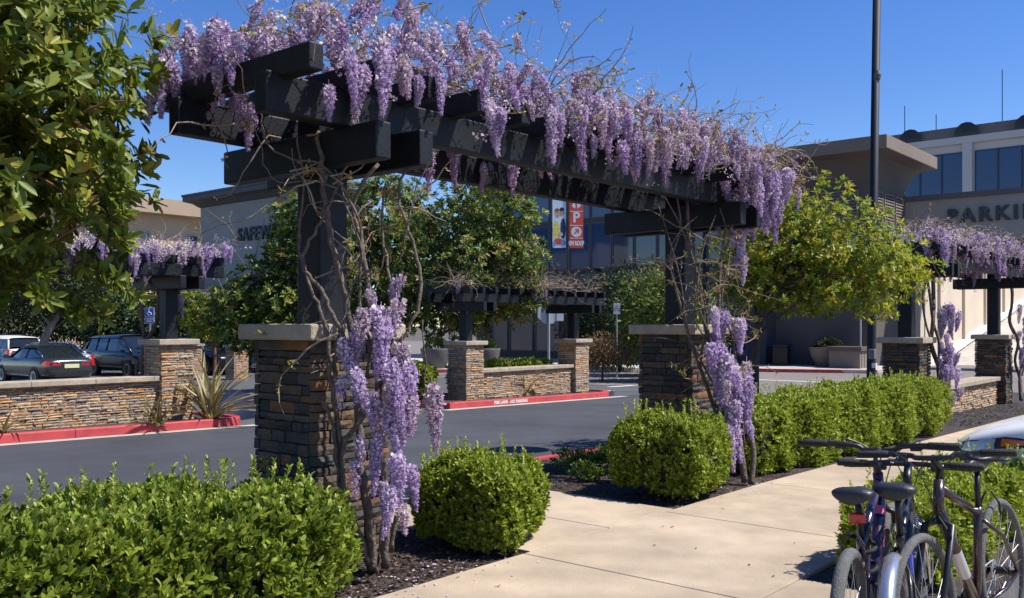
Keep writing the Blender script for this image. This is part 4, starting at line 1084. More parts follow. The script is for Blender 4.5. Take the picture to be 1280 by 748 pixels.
for yy, h in ((-3.0, 3.4), (-6.2, 2.0), (-12.5, 5.6), (-14.8, 2.2), (-22.2, 7.6), (-22.9, 7.0), (-19, 1.8)):
    MB().tube([(3, yy, 22.5), (3, yy, 22.5 + h)], .05, 5).build('antenna', m_cornice, B)
MB().bx(2.8, 3.2, -24.2, -23.6, 23.4, 24.4).build('antenna_panel', m_office, B)
fl = MB().tube([(1, -26.4, 20.6), (1, -26.4, 26.2)], .06, 6).build('flag_pole', m_steel, B)
MB().loft([[(1, -26.45, 24.2), (1, -26.45, 26.0), (1.03, -26.45, 26.0), (1.03, -26.45, 24.2)], [(1.2, -27.0, 23.6), (1.2, -27.0, 25.4), (1.23, -27.0, 25.4), (1.23, -27.0, 23.6)], [(1, -27.5, 23.2), (1, -27.5, 24.8), (1.03, -27.5, 24.8), (1.03, -27.5, 23.2)]]).build('flag', P('flag_red', (.4, .06, .07), .8), fl)

# ---------------------------------------------------------------- street furniture
def disc_lamp(label, x, y, h, r=.44, z0=None, group=None):
    t = thing('street_lamp', label, 'lamp', (x, y, g(x, y) if z0 is None else z0), 0, group)
    MB().lathe([(.11, -.1), (.11, .06), (.065, .14), (.055, .2), (.045, h - .22), (.03, h - .2), (.03, h - .02)], (0, 0, 0), 12).build('pole', m_pole, t, smooth=False)
    MB().lathe([(.0, h - .30), (.16, h - .28), (.16, h - .18), (r * .8, h - .12), (r, h - .10), (r, h - .07), (r * .55, h), (.06, h + .05), (0, h + .06)], (0, 0, 0), 28).build('shade', m_pole, t, smooth=True)
    return t
disc_lamp('dark disc-topped path lamp behind the far pergola pillar and vine', 7.55, 1.20, 3.55)
x, y = at(748, 46); disc_lamp('dark disc-topped lamp in front of the glazed building', x, y, 5.1, .42, g(x, y) - .14)
x, y = at(1088.5, 28)
t = thing('lamp_pole', 'tall straight dark lot-light pole beside the parking sign', 'lamp pole', (x, y, g(x, y) - .138))
lean = Vector((RX, RY, 0)) * .015
H = 14.0
MB().tube([Vector((0, 0, -.1)), Vector((0, 0, .05)) , Vector(lean * H) + Vector((0, 0, H))], [.135, .132, .112], 16).build('pole', m_pole, t, smooth=True)
MB().bx(-.26, .26, -.26, .26, -.1, .12).build('base', m_black, t, bevel=.02)
q = Vector((-RY * 0, 0, 0)) - Vector((FX, FY, 0)) * .13
MB().bx(q.x - .10 - RX*.05, q.x + .10 - RX*.05, q.y - .10, q.y + .10, 1.05, 1.35).build('junction_box', P('grey_box', (.12, .13, .14), .6), t, bevel=.03)
MB().bx(q.x - .06 + RX*.06, q.x + .06 + RX*.06, q.y - .06 + RY*.06, q.y + .06 + RY*.06, .78, .92).build('tag_plate', m_white, t)
l2 = lean * 10.0
MB().lathe([(0, 0), (.09, .02), (.11, .16), (.06, .3), (0, .32)], (l2.x + q.x, l2.y + q.y, 9.5), 10).build('light_sensor', m_cornice, t)
hd = MB(); 
for s in (-1, 1): hd.bx(lean.x*H + s*.2 - .0 + min(0, s*.9), lean.x*H + s*.2 + max(0, s*.9), lean.y*H - .2, lean.y*H + .2, H - .1, H + .08)
hd.build('lamp_head', m_pole, t)

def face_rot(extra=0.0):
    """rotation about z that turns a plate built in the local xz plane (front = -y) to look back at the camera"""
    return math.atan2(RY, RX) + R_(extra)
def signpost(label, px, d, z_top, plates, post_r=.028, extra=0, post_mat=None, cat='sign', name='road_sign', z0=None):
    x, y = at(px, d); gz = (g(x, y) - .13) if z0 is None else z0
    t = thing(name, label, cat, (x, y, gz), face_rot(extra))
    MB().tube([(0, .02, -.1), (0, .02, z_top - gz)], post_r, 8).build('post', post_mat or m_steel, t)
    return t, gz
m_signblue = P('sign_blue', (.02, .12, .50), .5, .05, 5); m_signred = P('sign_red', (.50, .02, .03), .5, .05, 5)
# accessible parking sign
t, gz = signpost('blue and white accessible parking sign standing beside the island pillar', 187, 19.5, zat(384, 19.5), None, .022, z0=g(6, 14) - .02)
pz = zat(385, 19.5) - gz
pl = MB().bx(-.10, .10, -.012, .0, -.18 + pz, pz).build('plate', m_white, t)
MB().bx(-.093, .093, -.0145, -.0125, -.172 + pz, pz - .008).build('blue_field', m_signblue, pl)
sy_ = MB(); sy_.lathe([(0, -.001), (.016, -.001), (.016, .001), (0, .001)], (0, 0, 0), 10, Matrix.Translation((-.012, -.017, pz - .034)) @ Matrix.Rotation(R_(90), 4, 'X'))
sy_.tube([(-.012, -.017, pz - .055), (-.008, -.017, pz - .10), (.030, -.017, pz - .10), (.045, -.017, pz - .145)], .008, 4)
sy_.tube([(-.035 + .0, -.017, pz - .085), (-.045, -.017, pz - .115), (-.03, -.017, pz - .145), (.0, -.017, pz - .155), (.025, -.017, pz - .135)], .007, 4)
sy_.build('wheelchair_symbol', m_white, pl)
pl2 = MB().bx(-.10, .10, -.012, .0, -.33 + pz, pz - .19).build('plate', m_white, t)
MB().bx(-.093, .093, -.0145, -.0125, -.322 + pz, pz - .198).build('blue_field', m_signblue, pl2)
link('plate_letters', text_mesh('plate_letters', 'PARKING\nONLY', .05, m_white, 0, .002), pl2, (0, -.016, pz - .262), (R_(90), 0, 0))
def octagon(r, off=22.5): return [(r * math.cos(R_(off + 45*k)), r * math.sin(R_(off + 45*k))) for k in range(8)]
# stop sign seen from behind
t, gz = signpost('grey back of an octagonal stop sign on a post behind the fire lane wall', 686, 31, zat(374, 31), None, .045, 10)
pz = zat(391, 31) - gz
MB().prism(octagon(.40), .02, .035, lambda a, b_, h: (a, h + .03, b_ + pz)).build('plate', P('sign_back', (.50, .52, .53), .5, .06, 5, metal=.3), t)
MB().prism(octagon(.39), .036, .04, lambda a, b_, h: (a, h + .03, b_ + pz)).build('red_face', m_signred, t)
link('stop_letters', text_mesh('stop_letters', 'STOP', .3, m_white, 0, .006), t, (0, .072, pz), (R_(90), 0, R_(180)))
MB().bx(.28, .52, .03, .045, -.28 + pz, .16 + pz).build('side_plate', MATS['sign_back'], t)
# red stop sign by the store
t, gz = signpost('red stop sign half hidden by the tree beyond the fire lane pillar', 563, 40, zat(380, 40), None, .04, 48)
pz = zat(393, 40) - gz
MB().prism(octagon(.40), -.02, -.005, lambda a, b_, h: (a, h, b_ + pz)).build('plate', m_white, t)
MB().prism(octagon(.37), -.026, -.021, lambda a, b_, h: (a, h, b_ + pz)).build('red_face', m_signred, t)
link('stop_letters', text_mesh('stop_letters', 'STOP', .3, m_white, 0, .006), t, (0, -.03, pz), (R_(90), 0, 0))
# white notice sign
t, gz = signpost('small white notice sign on a grey post by the bronze bush', 771, 38, zat(380, 38), None, .035)
pz = zat(379, 38) - gz
pl = MB().bx(-.14, .14, -.03, -.015, pz - .46, pz).build('plate', m_white, t)
link('plate_letters', text_mesh('plate_letters', 'NO\nPARKING\nANY TIME', .085, m_letter, 0, .001), pl, (0, -.033, pz - .22), (R_(90), 0, 0))
t, gz = signpost('thin bare grey signpost at the garage corner', 1076, 44, zat(300, 44), None, .045, cat='post', name='sign_post')
# banners
d = 40; x, y = at(709.5, d); gz = g(x, y) - .134
t = thing('banner_pole', 'black pole carrying a picture banner and a red parking banner', 'banner', (x, y, gz), face_rot(4))
MB().tube([(0, 0, -.1), (0, 0, zat(222, d) - gz)], .05, 10).build('pole', m_black, t)
zt, zb = zat(232, d) - gz, zat(310, d) - gz
for s, x0, x1 in ((1, .08, .68), (-1, -.66, -.08)):
    for z in (zt + .02, zb - .02): MB().tube([(0, 0, z), (s * .70, 0, z)], .018, 6).build('bracket', m_black, t)
bn = MB().bx(.08, .68, -.012, .0, zb, zt).build('red_banner', m_banner, t)
def dz(py): return zat(py, d) - gz
for py in (264.5, 282, 298): MB().bx(.10, .66, -.016, -.0125, dz(py) - .015, dz(py) + .015).build('divider', m_white, bn)
link('banner_letter', text_mesh('banner_letter', 'P', .62, m_white, 0, .02), bn, (.38, -.016, dz(272.5)), (R_(90), 0, 0))
link('banner_letters', text_mesh('banner_letters', 'ON ROOF', .17, m_white, 0, .012), bn, (.38, -.016, dz(304.5)), (R_(90), 0, 0), (.85, 1.5, 1))
dsk = MB().lathe([(0, 0), (.23, 0), (.23, .003), (0, .003)], (0, 0, 0), 24, Matrix.Translation((.38, -.014, dz(290))) @ Matrix.Rotation(R_(90), 4, 'X')).build('arrow_disc', m_white, bn)
ar = MB()
for poly in ([(-.11, -.07), (-.07, -.11), (.08, .04), (.04, .08)], [(-.05, .12), (.12, .12), (.12, -.05), (.075, -.05), (.075, .075), (-.05, .075)]):
    ar.prism(poly, -.0215, -.0185, lambda a, b_, h: (.38 + a, h, dz(290) + b_))
ar.build('arrow', m_banner, dsk)
sc_ = MB()
for poly in ([(.18, dz(258)), (.28, dz(252)), (.36, dz(258)), (.30, dz(261))], [(.42, dz(261)), (.40, dz(254)), (.56, dz(251)), (.58, dz(258))]):
    sc_.prism(poly, -.016, -.0125, lambda a, b_, h: (a, h, b_))
sc_.build('banner_emblem', m_white, bn)
bp = MB().bx(-.66, -.08, -.012, .0, zb, zt).build('picture_banner', P('banner_sky', (.62, .74, .80), .7, .1, 5), t)
def blob(cx_, cy_, rx, ry, mat, name, o):
    MB().prism([(cx_ + rx * math.cos(R_(30*k)), dz(cy_) + ry * math.sin(R_(30*k))) for k in range(12)], -.013 - o, -.0125 - o + .0005, lambda a, b_, h: (a, h, b_)).build(name, mat, bp)
for i, (a, b_, rx, ry, c) in enumerate(((-.50, 288, .15, .42, (.75, .62, .12)), (-.20, 286, .12, .46, (.03, .04, .08)), (-.45, 268, .11, .16, (.55, .32, .20)), (-.24, 266, .10, .15, (.50, .28, .18)), (-.25, 262, .10, .09, (.03, .02, .02)), (-.46, 263, .11, .08, (.30, .10, .05)), (-.40, 302, .20, .14, (.60, .08, .05)), (-.3, 293, .1, .08, (.62, .40, .28)), (-.18, 304, .09, .12, (.12, .2, .5)), (-.58, 305, .07, .1, (.2, .35, .6)))):
    blob(a, b_, rx, ry, P('print_%d' % i, c, .7, .25, 12), 'printed_shape', .001 * (i + 1))

def pot(label, px, d, r, h, name='planter_pot', mat=None, plant=None):
    x, y = at(px, d); t = thing(name, label, 'planter', (x, y, g(x, y)))
    MB().lathe([(r*.55, 0), (r*.62, .03), (r*.9, h*.55), (r, h*.95), (r, h), (r*.9, h), (r*.86, h*.85), (0, h*.85)], (0, 0, 0), 28).build('bowl', mat or m_taupe2, t, smooth=True)
    MB().lathe([(r*.86, h*.86), (r*.3, h*.9), (0, h*.92)], (0, 0, 0), 16).build('soil', m_mulch, t)
    n = 160; C = rnd_dirs(n) * np.array([r*.7, r*.7, .45]) ; C[:, 2] = np.abs(C[:, 2]) + h
    Pp, D, N = whorls(C, nrm(C - np.array([0, 0, h - .2])), 6, (20, 70), .05); LL = rng.uniform(.1, .2, len(Pp))
    lv = link('leaves', leaf_mesh('leaves', Pp, D, N, LL, LL*.3, m_tree_d, rng.uniform(.2, .9, len(Pp))), t); lv['kind'] = 'stuff'
rng = np.random.default_rng(5)
pot('large round taupe planter bowl at the garage corner', 1036, 46, .95, .95)
pot('round grey planter pot by the storefront under the tree', 545, 44, .75, .95, mat=m_cornice)
pot('second round grey planter pot near the store window', 606, 44, .75, .95, mat=m_cornice)
pot('round planter bowl behind the distant dark hedge', 286, 45, .6, .8, mat=m_cornice)
x, y = at(1061, 44.5); t = thing('concrete_bench', 'square concrete seat block with capped top beside the planter bowl', 'bench', (x, y, g(x, y) - .02), R_(0))
MB().bx(-.6, .6, -.75, .75, -.1, .85).build('block', m_taupe2, t, bevel=.02); MB().bx(-.7, .7, -.85, .85, .85, 1.05).build('top', m_taupe, t, bevel=.02)
for s in (-.38, 0, .38): MB().bx(s-.02, s+.02, -.765, -.745, .05, .84).build('groove', m_cornice, t)
x, y = at(977, 47.5); t = thing('litter_bin', 'black square litter bin against the dark garage wall', 'bin', (x, y, g(x, y)), R_(10))
MB().bx(-.38, .38, -.38, .38, 0, .95).build('body', m_black, t, bevel=.03); MB().bx(-.42, .42, -.42, .42, .95, 1.08).build('lid', m_black, t, bevel=.03)
# wheel stop
x, y = at(169, 24.5); t = thing('wheel_stop', 'blue painted wheel stop just behind the tan wall', 'wheel stop', (x, y, g(x, y) - .134), R_(0))
b = MB(); b.loft([[(a, -.09, 0), (a, -.06, .14), (a, .06, .14), (a, .09, 0)] for a in (-.9, -.8, .8, .9)]); b.build('bar', P('blue_paint', (.03, .11, .42), .6, .15, 6, stain=.3), t, bevel=.01)
for a in (-.6, .6): MB().lathe([(.03, .13), (.03, .146), (0, .148)], (a, 0, 0), 8).build('pin', m_steel, t)
# tarp-covered low bundle behind the flax
x, y = at(292, 18.6); t = thing('covered_bundle', 'low dark blue covered bundle behind the golden flax plant', 'bundle', (x, y, g(x, y) - .14), R_(30))
rings = []
for i in range(8):
    a = -.95 + 1.9 * i / 7; s = math.sqrt(max(.05, 1 - (a / 1.0) ** 2)); rings.append([(a, .42 * s * math.cos(R_(k * 30)) , max(0, .56 * s * math.sin(R_(k * 30))) + .001 * k) for k in range(0, 7)] )
b = MB()
for r in rings: b.v += [tuple(p) for p in r]
b.f = [(i*7+k, i*7+k+1, (i+1)*7+k+1, (i+1)*7+k) for i in range(7) for k in range(6)]
b.build('cover', P('navy_cover', (.006, .012, .035), .45, .2, 6, .2, 9), t, smooth=True)
MB().tube([(-.7, .37, .10), (0, .44, .12), (.7, .37, .10)], .012, 5).build('cord', m_chrome, t)

# ---------------------------------------------------------------- cars
def paint(name, c, metal=.3): return P(name, c, .28, 0, coat=.8, metal=metal)
KINDS = {
 'sedan': dict(L=4.85, body=[(-2.42,.70,.42,.78,.84),(-2.33,.85,.28,.92,1.0),(-1.75,.92,.22,.97,1.06),(-.8,.93,.2,.96,1.01),(.6,.93,.2,.93,.98),(1.3,.92,.2,.90,.97),(1.95,.89,.22,.80,.86),(2.3,.80,.28,.68,.73),(2.42,.62,.36,.58,.62)],
   cab=[(-1.80,.76,1.02,1.04),(-.95,.80,.98,1.43),(.15,.80,.96,1.46),(1.22,.76,.95,.975)], wt=.60, axle=(-1.42,1.45), wr=.33),
 'suv': dict(L=4.6, body=[(-2.30,.74,.45,1.00,1.06),(-2.24,.87,.32,1.06,1.10),(-1.7,.92,.26,1.06,1.10),(-.8,.93,.25,1.04,1.08),(.6,.93,.25,1.02,1.06),(1.2,.92,.25,1.0,1.07),(1.85,.90,.27,.93,1.0),(2.2,.82,.32,.80,.86),(2.30,.66,.42,.68,.72)],
   cab=[(-2.20,.80,1.08,1.20),(-1.80,.82,1.06,1.62),(.15,.82,1.04,1.68),(1.15,.78,1.03,1.05)], wt=.64, axle=(-1.35,1.38), wr=.36),
 'van': dict(L=5.1, body=[(-2.55,.78,.40,1.05,1.12),(-2.48,.92,.28,1.10,1.15),(-1.8,.98,.22,1.10,1.15),(-.8,.99,.22,1.08,1.12),(.8,.99,.22,1.04,1.08),(1.5,.97,.22,1.0,1.06),(2.1,.94,.24,.88,.94),(2.45,.84,.30,.74,.80),(2.55,.66,.40,.62,.66)],
   cab=[(-2.48,.86,1.12,1.25),(-2.15,.88,1.10,1.70),(.35,.88,1.06,1.77),(1.75,.82,1.0,1.03)], wt=.70, axle=(-1.45,1.55), wr=.34),
}
def car(label, x, y, head, kind, pm, group, z=None, plate_front=False):
    K = KINDS[kind]; t = thing('parked_car', label, 'car', (x, y, (g(x, y) - .134) if z is None else z), head, group)
    def ring(xx, hw, zl, zs, zt):
        h = [(0, zl), (hw*.86, zl), (hw*.985, zl+.13), (hw, (zl+zs)/2+.05), (hw*.975, zs), (hw*.86, zt), (hw*.45, zt+.02), (0, zt+.025)]
        return [(xx, a, b_) for a, b_ in h] + [(xx, -a, b_) for a, b_ in reversed(h[1:-1])]
    b = MB(); b.loft([ring(*s) for s in K['body']]); body = b.build('body', pm, t, smooth=True, sub=2)
    cab = K['cab']; wt = K['wt']; rg = []
    for i, (xx, wb, zb, zt) in enumerate(cab):
        w = wt if i in (1, 2) else wt + .06
        h = [(wb, zb), (wb*.45 + w*.55, zb*.45 + zt*.55), (w, zt - .04), (w*.8, zt), (0, zt + .012)]
        rg.append([(xx, a, q) for a, q in h] + [(xx, -a, q) for a, q in reversed(h[:-1])])
    gb = MB(); gb.v = [p for r in rg for p in r]; n = len(rg[0])
    gb.f = [(i*n+k, i*n+k+1, (i+1)*n+k+1, (i+1)*n+k) for i in range(3) for k in range(n-1)]
    gl = gb.build('windows', m_carglass, body)
    r1, r2 = rg[1], rg[2]; rf = MB(); rr = []
    for f in (-.06, .0, .33, .66, 1.0, 1.06):
        rr.append([tuple(np.array(a)*(1-f) + np.array(c)*f + np.array([0, 0, .022 - (.03 if f < 0 or f > 1 else 0)])) for a, c in zip(r1[1:-1], r2[1:-1])])
    rr = [[(p[0], p[1]*1.01, max(p[2], r1[2][2] - .03)) for p in r] for r in rr]
    m2 = len(rr[0]); rf.v = [p for r in rr for p in r]; rf.f = [(i*m2+k, i*m2+k+1, (i+1)*m2+k+1, (i+1)*m2+k) for i in range(len(rr)-1) for k in range(m2-1)]
    rf.build('roof', pm, body, smooth=True)
    pb = MB()
    for s in (1, -1):
        for i0, i1 in ((0, 1), (3, 2)):
            pts = [(a[0], s*abs(a[1])*1.005, a[2]) for a in (rg[i0][0], rg[i0][1], )] if False else [(rg[i0][0][0], s*rg[i0][0][1], rg[i0][0][2]), (rg[i1][2][0], s*rg[i1][2][1], rg[i1][2][2])]
            pb.tube(pts, .042, 6)
        for fx in ((.48,) if kind == 'sedan' else (.30, .68)):
            xx = cab[1][0]*(1-fx) + cab[2][0]*fx; pb.tube([(xx - .03, s*(cab[1][1]+.005), cab[1][2]), (xx, s*(wt+.005), cab[2][3]-.05)], .032, 6)
        pb.tube([(cab[0][0], s*cab[0][1], cab[0][2]+.01), (cab[1][0], s*cab[1][1], cab[1][2]+.01), (cab[2][0], s*cab[2][1], cab[2][2]+.01), (cab[3][0], s*cab[3][1], cab[3][2]+.01)], .022, 6)
    pb.build('window_pillars', pm, body, smooth=True)
    for ax in K['axle']:
        for s in (1, -1):
            hw = np.interp(ax, [q[0] for q in K['body']], [q[1] for q in K['body']]); wr = K['wr']
            M = Matrix.Translation((ax, s*(hw - .10), wr)) @ Matrix.Rotation(R_(90), 4, 'X')
            w = MB().lathe([(wr*.30, .0), (wr*.66, .02), (wr*.70, .07), (wr*.66, .075), (wr*.25, .04 if s < 0 else .04)], (0, 0, 0), 18, M @ Matrix.Scale(-1 if s > 0 else 1, 4, (0, 0, 1)) @ Matrix.Translation((0, 0, .045))).build('wheel', m_alloy, t, smooth=False)
            MB().lathe([(wr*.68, -.11), (wr*.92, -.12), (wr, -.08), (wr, .08), (wr*.92, .118), (wr*.68, .11)], (0, 0, 0), 24, M, closed=True).build('tyre', m_rubber, w, smooth=True)
            MB().lathe([(0, -.10), (wr*1.17, -.10), (wr*1.17, .118), (0, .112)], (0, 0, .0), 24, M).build('wheel_arch', m_black, t)
    xf, xr = K['body'][-2], K['body'][1]
    for s in (1, -1):
        zf = xf[3] - .06
        hl = MB(); hl.loft([[(xf[0] - .52, s*.875, zf + .02), (xf[0] - .50, s*.88, zf + .12), (xf[0] - .46, s*.78, zf + .15), (xf[0] - .5, s*.74, zf)],
                            [(xf[0] - .10, s*.83, zf - .04), (xf[0] - .12, s*.82, zf + .07), (xf[0] - .10, s*.70, zf + .10), (xf[0] - .1, s*.7, zf - .05)],
                            [(xf[0] + .065, s*.62, zf - .08), (xf[0] + .04, s*.62, zf + .02), (xf[0] - .0, s*.52, zf + .06), (xf[0] + .05, s*.50, zf - .07)]])
        hl.build('headlight', m_lampclear, body, smooth=True)
        zr = xr[3] - .13; tall = .30 if kind != 'sedan' else .0
        tl = MB(); tl.loft([[(xr[0] + .42, s*.895, zr), (xr[0] + .42, s*.90, zr + .10), (xr[0] + .42, s*.85, zr + .10), (xr[0] + .42, s*.84, zr)],
                            [(xr[0] + .02, s*.875, zr - .06), (xr[0] + .03, s*.865, zr + .14), (xr[0] + .08, s*.8, zr + .14), (xr[0] + .08, s*.8, zr - .06)],
                            [(xr[0] - .075, s*.62, zr - .05), (xr[0] - .05, s*.62, zr + .10), (xr[0] + .0, s*.6, zr + .10), (xr[0] + .0, s*.6, zr - .05)],
                            [(xr[0] - .085, s*.38, zr - .03), (xr[0] - .07, s*.38, zr + .06), (xr[0] + .0, s*.38, zr + .06), (xr[0] + .0, s*.38, zr - .03)]])
        tl.build('tail_light', m_lampred, body, smooth=False)
        MB().loft([[(cab[3][0] - .42, s*(xf[1]+.10), cab[3][2] + .04), (cab[3][0] - .40, s*(xf[1]+.10), cab[3][2] + .16), (cab[3][0] - .52, s*(xf[1]+.12), cab[3][2] + .16), (cab[3][0] - .52, s*(xf[1]+.12), cab[3][2] + .04)],
                   [(cab[3][0] - .40, s*(xf[1]+.30), cab[3][2] + .05), (cab[3][0] - .38, s*(xf[1]+.30), cab[3][2] + .15), (cab[3][0] - .5, s*(xf[1]+.29), cab[3][2] + .15), (cab[3][0] - .5, s*(xf[1]+.29), cab[3][2] + .05)]]).build('mirror', pm, body)
    MB().bx(xr[0] - .105, xr[0] - .075, -.26, .26, xr[3] - .26, xr[3] - .12).build('licence_plate', P('plate', (.65, .62, .35), .5, .1, 20) if 'plate' not in MATS else MATS['plate'], body)
    MB().bx(K['body'][-1][0] - .09, K['body'][-1][0] + .0, -.48, .48, .40, .56).build('grille', m_black, body)
    MB().bx(K['body'][0][0] + .0, K['body'][0][0] + .06, -.6, .6, .36, .46).build('bumper_trim', m_black, body)
    return t
G1 = 'cars in the car park behind the tan wall'
H_, B_ = R_(90), R_(-90)
m_pd = paint('paint_graphite', (.030, .038, .042)); m_pw = P('paint_white', (.74, .74, .72), .35, 0, coat=.25); m_pb = paint('paint_iceblue', (.40, .50, .60)); m_pk = paint('paint_black', (.010, .011, .013)); m_pg = paint('paint_grey', (.13, .16, .19)); m_pn = paint('paint_navy', (.012, .018, .04))
car('dark graphite sedan parked with its rear to the tan wall', 11.0, 30.85, H_, 'sedan', m_pd, G1)
car('pale ice-blue car beyond the dark graphite sedan', 13.2, 35.6, H_, 'sedan', m_pb, G1)
car('black minivan facing the island pillar', 16.0, 33.9, B_, 'van', m_pk, G1)
car('white suv with red tail lights behind the pale-trunked tree', 14.0, 42.0, H_, 'suv', m_pw, G1)
car('white car partly hidden behind the graphite sedan, beside the white suv', 10.55, 37.2, H_, 'sedan', m_pw, G1)
car('mid-grey sedan behind the black minivan', 18.5, 41.5, H_, 'sedan', m_pg, G1)
car('black suv facing the driveway opening between the pillars', 18.9, 32.6, B_, 'suv', m_pk, G1)
car('dark navy suv parked beyond the white suv', 17.0, 49.5, H_, 'suv', m_pn, G1)
C9 = car('silver-white car with its nose over the hedge beside the bicycles', 5.12, -5.18, H_, 'sedan', m_pw, None, z=-.11)
def lamp_patch(parent, body, plan, zlo, zhi, off, mat, name, n=14):
    """a thin lens laid on the car body"""
    b = MB(); pl = smooth_path([(a, c, 0) for a, c in plan], 4); m = len(pl)
    for i, p in enumerate(pl):
        f = i / (m - 1); z0 = np.interp(f, np.linspace(0, 1, len(zlo)), zlo); z1 = np.interp(f, np.linspace(0, 1, len(zhi)), zhi)
        for k in range(5): b.v.append((p.x, p.y, z0 + (z1 - z0) * k / 4))
    b.f = [(i*5+k, i*5+k+1, (i+1)*5+k+1, (i+1)*5+k) for i in range(m-1) for k in range(4)]
    o = b.build(name, mat, parent, smooth=True)
    md = o.modifiers.new('wrap', 'SHRINKWRAP'); md.target = body; md.wrap_method = 'NEAREST_SURFACEPOINT'; md.wrap_mode = 'ABOVE_SURFACE'; md.offset = off
    return o
body9 = [c for c in C9.children if c.name.startswith('body')][0]
for c in [c for c in body9.children if c.name.startswith('headlight')]: bpy.data.objects.remove(c)
for s in (1, -1):
    hl = lamp_patch(body9, body9, [(1.62, s*.97), (1.95, s*.95), (2.22, s*.90), (2.38, s*.76), (2.46, s*.56)], [.745, .66, .62, .60, .62], [.775, .80, .79, .74, .70], .006, m_black, 'headlight')
    lamp_patch(hl, body9, [(1.74, s*.97), (1.86, s*.95), (1.97, s*.94)], [.738, .71, .70], [.768, .775, .778], .012, m_amber, 'side_marker')
    lamp_patch(hl, body9, [(2.02, s*.94), (2.16, s*.91), (2.3, s*.84)], [.67, .64, .635], [.775, .77, .75], .012, m_lampclear, 'lens')
    lamp_patch(hl, body9, [(2.33, s*.82), (2.40, s*.73), (2.44, s*.62)], [.635, .625, .63], [.735, .72, .70], .012, m_lampclear, 'lens')

# ---------------------------------------------------------------- bicycles
m_grip = P('grip_rubber', (.016, .016, .017), .7, .2, 60, .4, 200)
m_saddle = P('saddle_vinyl', (.020, .021, .024), .42, .15, 20, .15, 90)
m_fpurple = P('frame_plum', (.026, .011, .032), .28, .1, 5, coat=.7); m_fdark = P('frame_black', (.02, .018, .022), .3, .1, 5, coat=.6); m_fblue = P('frame_blue', (.012, .03, .42), .25, .1, 5, coat=.8); m_fmaroon = P('frame_maroon', (.028, .010, .015), .3, .1, 5, coat=.6)
m_pink = P('decal_pink', (.60, .10, .22), .5); m_decalw = P('decal_silver', (.55, .56, .58), .35, metal=.4); m_silver = P('fender_silver', (.62, .63, .65), .22, .05, 8, metal=.8)
def wheel(parent, c, Rw, tr, tyremat, knob=False, spokes=24):
    M = Matrix.Translation(c) @ Matrix.Rotation(R_(90), 4, 'X')
    n = 48
    rim = MB().lathe([(Rw - tr*1.75, -.010), (Rw - tr*1.2, -.012), (Rw - tr*.9, -.011), (Rw - tr*.9, .011), (Rw - tr*1.2, .012), (Rw - tr*1.75, .010)], (0, 0, 0), n, M, closed=True).build('wheel', m_black if knob else m_alloy, parent, smooth=True)
    prof = [(Rw - tr + tr * math.cos(R_(a)), tr * math.sin(R_(a)) * .95) for a in range(0, 360, 36)]
    ty = MB().lathe(prof, (0, 0, 0), n, M, closed=True).build('tyre', tyremat, rim, smooth=True)
    if knob:
        kb = MB()
        for i in range(66):
            a = 2 * math.pi * i / 66
            for s in (-.7, -.25, .25, .7):
                an = a + (.03 if s in (-.25, .25) else 0); rr = Rw - tr + tr * math.cos(s); w = tr * math.sin(s) * .95
                kb.bx(-.005, .005, -.0045, .0045, -.001, .005, M @ Matrix.Rotation(an, 4, 'Z') @ Matrix.Translation((rr, 0, w)) @ Matrix.Rotation(-s, 4, 'Y') @ Matrix.Rotation(R_(90), 4, 'Y'))
        o = kb.build('tread', tyremat, rim); o['kind'] = 'stuff'
    sp = MB()
    for i in range(spokes):
        a = 2 * math.pi * i / spokes; s = 1 if i % 2 else -1; a2 = a + s * .5
        sp.tube([M @ Vector((.02*math.cos(a2), .02*math.sin(a2), s*.028)), M @ Vector(((Rw - tr*1.7)*math.cos(a), (Rw - tr*1.7)*math.sin(a), 0))], .0012, 4, False)
    sp.build('spokes', m_alloy, rim)
    MB().lathe([(.008, -.06), (.026, -.035), (.02, -.03), (.02, .03), (.026, .035), (.008, .06)], (0, 0, 0), 12, M).build('hub', m_black, rim)
    return rim
